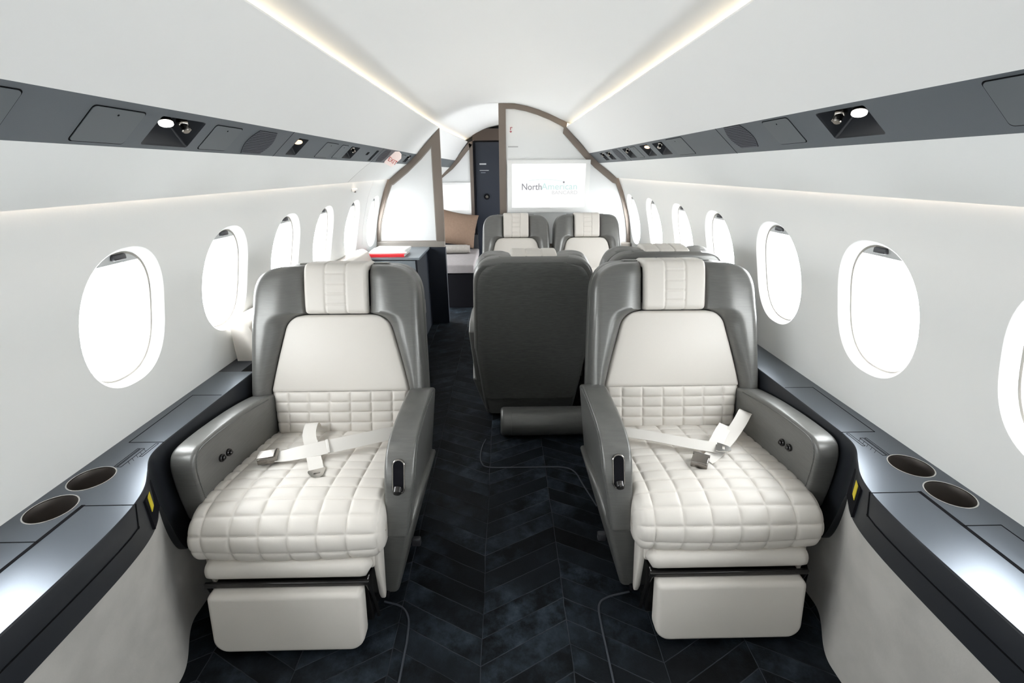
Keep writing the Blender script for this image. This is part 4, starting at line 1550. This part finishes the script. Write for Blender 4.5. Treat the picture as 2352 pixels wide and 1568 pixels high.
def make_seat(loc, rz, m, label, group, scale=(1, 1, 1), detail=True, shared=False):
    """m = +1 when the aisle is on local +x"""
    root = empty('cabin_seat', loc, label, 'seat', group, rz, scale)
    part('seat_cushion', cached('seat_cushion' if detail else 'seat_cushion_plain', lambda: grid_bm(cushion_bm(detail)), M.cream, 60), root, 'quilted cream leather seat cushion')
    bk = part('back_shell', cached('back_shell', shell_bm, M.grey, 50), root)
    part('back_fabric', cached('back_fabric', backpanel_bm, M.greyback, 50), bk, 'dark grey panel on the rear of the backrest')
    part('back_skirt', cached('back_skirt', skirt_bm, M.greyback, 50), bk)
    part('lumbar_pad', cached('lumbar_pad', lumbar_bm, M.cream, 60), root, 'quilted cream lumbar pad')
    part('back_pad', cached('back_pad', pad_bm, M.cream, 60), root, 'smooth cream back pad')
    part('headrest', cached('headrest', headrest_bm, M.cream, 60), root, 'cream headrest with stitched ladder pattern')
    for s in (-1, 1):
        part('side_bolster', cached('side_bolster%d' % s, bolster_bm(s), M.grey, 50), root)
    wa = part('armrest', cached('arm_wall%d' % (-m), arm_bm('wall', -m), M.grey, 35), root)
    ak = 'wall' if shared else 'aisle'
    aa = part('armrest', cached('arm_%s%d' % (ak, m), arm_bm(ak, m), M.grey, 35), root)
    part('piping', cached('pipe_wall%d' % (-m), seam_on_arm('wall', -m), M.greyback), wa)
    part('piping', cached('pipe_%s%d' % (ak, m), seam_on_arm(ak, m), M.greyback), aa)
    for y, z in ((-0.088, 0.508), (-0.050, 0.503)):
        def bt(y=y, z=z):
            bm = cyl_bm((-m * 0.259, y, z), (m, 0, 0), 0.0125, 0.010, 24, bev=0.002)
            return cyl_bm((-m * 0.252, y, z), (m, 0, 0), 0.007, 0.008, 20, bev=0.002, bm=bm)
        part('control_button', cached('button%d%d' % (m, y * 1000), bt, M.smoke), wa)
    # reclining lever recess in the front of the aisle armrest
    def recess(grow, dpt, yoff):
        def fn():
            out = []
            r = 0.0165 + grow
            for k in range(13):
                a = pi * k / 12
                out.append((r * cos(a), 0.034 + r * sin(a)))
            for k in range(13):
                a = pi + pi * k / 12
                out.append((r * cos(a), -0.034 + r * sin(a)))
            bm = prism_bm(out, 'y', yoff - dpt, yoff, 0.0015, 1)
            Mx = Matrix.Translation((m * 0.327, -0.1865, 0.498)) @ Matrix.Rotation(radians(-22), 4, 'X')
            bm.transform(Mx)
            return bm
        return fn
    rim = part('lever_recess', cached('lever_rim%d' % m, recess(0.003, 0.010, 0.006), M.dchrome), aa)
    part('recess_liner', cached('lever_hole%d' % m, recess(0.0, 0.010, 0.0052), M.black), rim)
    def lever():
        Mx = Matrix.Translation((m * 0.327, -0.212, 0.468)) @ Matrix.Rotation(radians(-22), 4, 'X')
        bm = cyl_bm((0, -0.004, 0.0), (0, -0.5, -0.6), 0.013, 0.022, 20, bev=0.003)
        bm.transform(Mx)
        return bm
    part('recline_lever', cached('lever%d' % m, lever, M.smoke), aa)
    for s in (-1, 1):
        part('base_shroud', cached('shroud%d%d' % (s, s == -m or shared), shroud_bm(s, s == -m or shared), M.grey, 35), root)
    def knob(): return box_bm((m * 0.330, -0.06, 0.125), (0.03, 0.022, 0.03), 0.004, 2)
    part('lock_knob', cached('knob%d' % m, knob, M.dark), root)
    def track():
        bm = box_bm((0, 0.02, 0.012), (0.50, 0.42, 0.022), 0.004, 1)
        return bm
    part('floor_track', cached('track', track, M.black), root)
    part('leg_rest_housing', cached('leg_housing', legside_bm, M.cream, 35), root)
    part('leg_rest_pad', cached('leg_roll', roll_bm, M.cream, 60), root)
    part('leg_rest_frame', cached('leg_frame', legframe_bm, M.smoke, 40), root)
    part('foot_rest', cached('foot_rest', footrest_bm, M.cream, 40), root)
    return root


def ease(pts, n=6):
    P = [Vector(p) for p in pts]
    P = [P[0] * 2 - P[1]] + P + [P[-1] * 2 - P[-2]]
    out = []
    for i in range(1, len(P) - 2):
        a, b, c, d = P[i - 1:i + 3]
        for k in range(n):
            t = k / n
            out.append(0.5 * ((2 * b) + (c - a) * t + (2 * a - 5 * b + 4 * c - d) * t * t + (3 * b - a - 3 * c + d) * t ** 3))
    out.append(P[-2].copy())
    return out


def on_seat(pts, lift=0.004):
    return [(x, y, seat_z(y) + 0.004 * (1 - (x / .3) ** 2) + lift + (h if h else 0)) for x, y, h in pts]


UP = (0, 0, 1)


def tongue_bm(c, ang, slot=True):
    """flat metal tongue, pointing along +y before rotation"""
    out = [(-0.026, -0.008), (0.026, -0.008), (0.027, 0.002), (0.018, 0.030), (0.008, 0.040), (-0.008, 0.040), (-0.018, 0.030), (-0.027, 0.002)]
    hole = [(-0.010, 0.012), (0.010, 0.012), (0.010, 0.020), (-0.010, 0.020)]
    bm = fill_bm([out, hole], lambda x, y: (x, y, 0))
    g = bmesh.ops.extrude_face_region(bm, geom=list(bm.faces))
    bmesh.ops.translate(bm, vec=(0, 0, 0.003), verts=[v for v in g['geom'] if isinstance(v, bmesh.types.BMVert)])
    bm.transform(Matrix.Translation(c) @ Matrix.Rotation(ang, 4, 'Z'))
    return bm


def buckle_bm(c, ang, tilt=0.0):
    bm = box_bm((0, 0, 0.013), (0.052, 0.062, 0.022), 0.003, 2)
    box_bm((0, 0.006, 0.0255), (0.046, 0.052, 0.003), 0.001, 1, bm)
    cyl_bm((0, -0.026, 0.022), (1, 0, 0), 0.005, 0.054, 12, bm=bm)
    bm.transform(Matrix.Translation(c) @ Matrix.Rotation(ang, 4, 'Z') @ Matrix.Rotation(tilt, 4, 'X'))
    return bm


seatL = make_seat((-0.656, 1.35, 0), 0, 1, 'front left seat facing the camera, metal buckle lying at the wall side', 'front pair of seats')
seatR = make_seat((0.672, 1.36, 0), 0, -1, 'front right seat facing the camera, its metal buckle and tongue crossed on the cushion', 'front pair of seats')
DG = 'four seats of the dining group'
make_seat((0.137, 2.665, 0), pi, 1, 'aisle-side seat turned away, its dark grey back showing in mid cabin', DG, (0.90, 1, 0.984), detail=False)
make_seat((0.755, 2.67, 0), pi, 1, 'window-side seat turned away, mostly hidden behind the front right seat', DG, (0.88, 1, 1), detail=False, shared=True)
make_seat((0.100, 3.49, 0), 0, -1, 'far aisle-side seat facing the camera below the large screen', DG, (0.86, 1, 1), detail=False)
make_seat((0.692, 3.49, 0), 0, -1, 'far window-side seat facing the camera beside the right wall windows', DG, (0.86, 1, 1), detail=False, shared=True)

# seat belts (local seat coordinates)
# left: buckle strap comes from the aisle side, tongue strap drops from the backrest
zs = seat_z
b1 = on_seat([(0.285, 0.14, 0.02), (0.20, 0.105, 0.012), (0.10, 0.065, 0.006), (0.0, 0.020, 0.006), (-0.08, -0.03, 0.004), (-0.135, -0.055, 0.006)])


def belt(root, pts, nrm, tip, c, ang, tilt=0.0):
    bm = belt_ribbon(ease(pts), nrm)
    b = link('seat_belt', from_bm(bm, 'seat_belt'), M.belt, root, sharp=30)
    if tip == 'buckle': link('buckle', from_bm(buckle_bm(c, ang, tilt), 'buckle'), M.dchrome, b, sharp=30)
    else: link('belt_tongue', from_bm(tongue_bm(c, ang), 'belt_tongue'), M.chrome, b, smooth=False)
    return b


# left seat: strap from the aisle side to the buckle, and strap with the tongue dropping from the back
pts = ease([(0.30, 0.17, 0.44), (0.213, 0.121, 0.457), (0.12, 0.068, 0.465), (0.033, 0.030, 0.467), (-0.04, 0.004, 0.465), (-0.10, -0.006, 0.458), (-0.13, -0.010, 0.456)])
n_ = len(pts)
nn = [Vector((-0.25, -0.75 + 0.65 * max(0, (i / n_ - 0.55) / .45), 0.62 + 0.38 * i / n_)) for i in range(n_)]
b = link('seat_belt', from_bm(belt_ribbon(pts, nn, 0.050), 'seat_belt'), M.belt, seatL, sharp=30)
link('buckle', from_bm(buckle_bm((-0.156, -0.013, 0.444), radians(106)), 'buckle'), M.dchrome, b, sharp=30)
link('strap_keeper', from_bm(box_bm((0.033, 0.028, 0.470), (0.010, 0.054, 0.008), 0.002, 1, rot=Matrix.Rotation(radians(24), 3, 'Z') @ Matrix.Rotation(radians(30), 3, 'X')), 'strap_keeper'), M.belt, b)
belt(seatL, [(-0.097, 0.240, 0.41), (-0.096, 0.228, 0.440), (-0.090, 0.195, 0.462), (-0.075, 0.13, 0.457), (-0.045, 0.07, 0.452), (-0.010, 0.0, 0.452), (0.016, -0.05, 0.448), (0.030, -0.078, 0.447)],
     (0, 0.1, 1), 'tongue', (0.032, -0.082, 0.447), radians(-156))
# right seat
belt(seatR, [(-0.30, 0.16, 0.43), (-0.222, 0.112, 0.449), (-0.136, 0.071, 0.457), (-0.041, 0.026, 0.460), (0.038, -0.006, 0.461), (0.062, -0.014, 0.462)],
     (-0.1, -0.3, 1), 'tongue', (0.064, -0.016, 0.464), radians(-114))
b = belt(seatR, [(0.268, 0.205, 0.44), (0.258, 0.185, 0.485), (0.232, 0.150, 0.505), (0.200, 0.115, 0.488), (0.152, 0.072, 0.460), (0.081, 0.003, 0.450), (0.029, -0.045, 0.447), (0.005, -0.062, 0.447)],
         (0.1, -0.1, 1), 'buckle', (-0.024, -0.078, 0.441), radians(150))
link('folded_flap', from_bm(belt_ribbon(ease([(0.150, 0.118, 0.470), (0.118, 0.080, 0.466), (0.085, 0.036, 0.463), (0.062, 0.006, 0.460)]), (0.1, -0.1, 1), 0.046), 'folded_flap'), M.belt, b, sharp=30)

# grey bolster on the carpet behind the right front seat
bm = bmesh.new()
rows = []
for x, sc in ((-0.030, 0.80), (-0.026, 0.92), (-0.018, 0.985), (-0.008, 1.0), (0.028, 1.0), (0.0285, 0.985), (0.0305, 0.985), (0.031, 1.0), (0.30, 1.0), (0.55, 1.0)):
    rows.append([(x, 2.195 + 0.078 * sc * cos(2 * pi * k / 32), 0.080 + 0.078 * sc * sin(2 * pi * k / 32)) for k in range(32)])
loft_bm(rows, True, True, bm)
o = link('floor_bolster', from_bm(bm, 'floor_bolster'), M.grey, sharp=50)
tag(o, 'grey leather bolster roll lying on the carpet below the turned dark-backed seat', 'bolster')

# dining table, just visible between the two turned seats
tb = empty('dining_table', (0.5, 3.08, 0), 'cream table with a wood edge between the facing dining seats', 'table')
kid('tabletop', box_bm((0.50, 3.08, 0.70), (1.04, 0.34, 0.022), 0.006, 2), M.cream, tb, smooth=True)
kid('table_edge', box_bm((0.50, 2.905, 0.70), (1.04, 0.012, 0.024), 0.002, 1), M.wood, tb)
kid('wall_bracket', box_bm((1.0, 3.08, 0.668), (0.10, 0.20, 0.04), 0.006, 2), M.smoke, tb, smooth=True)
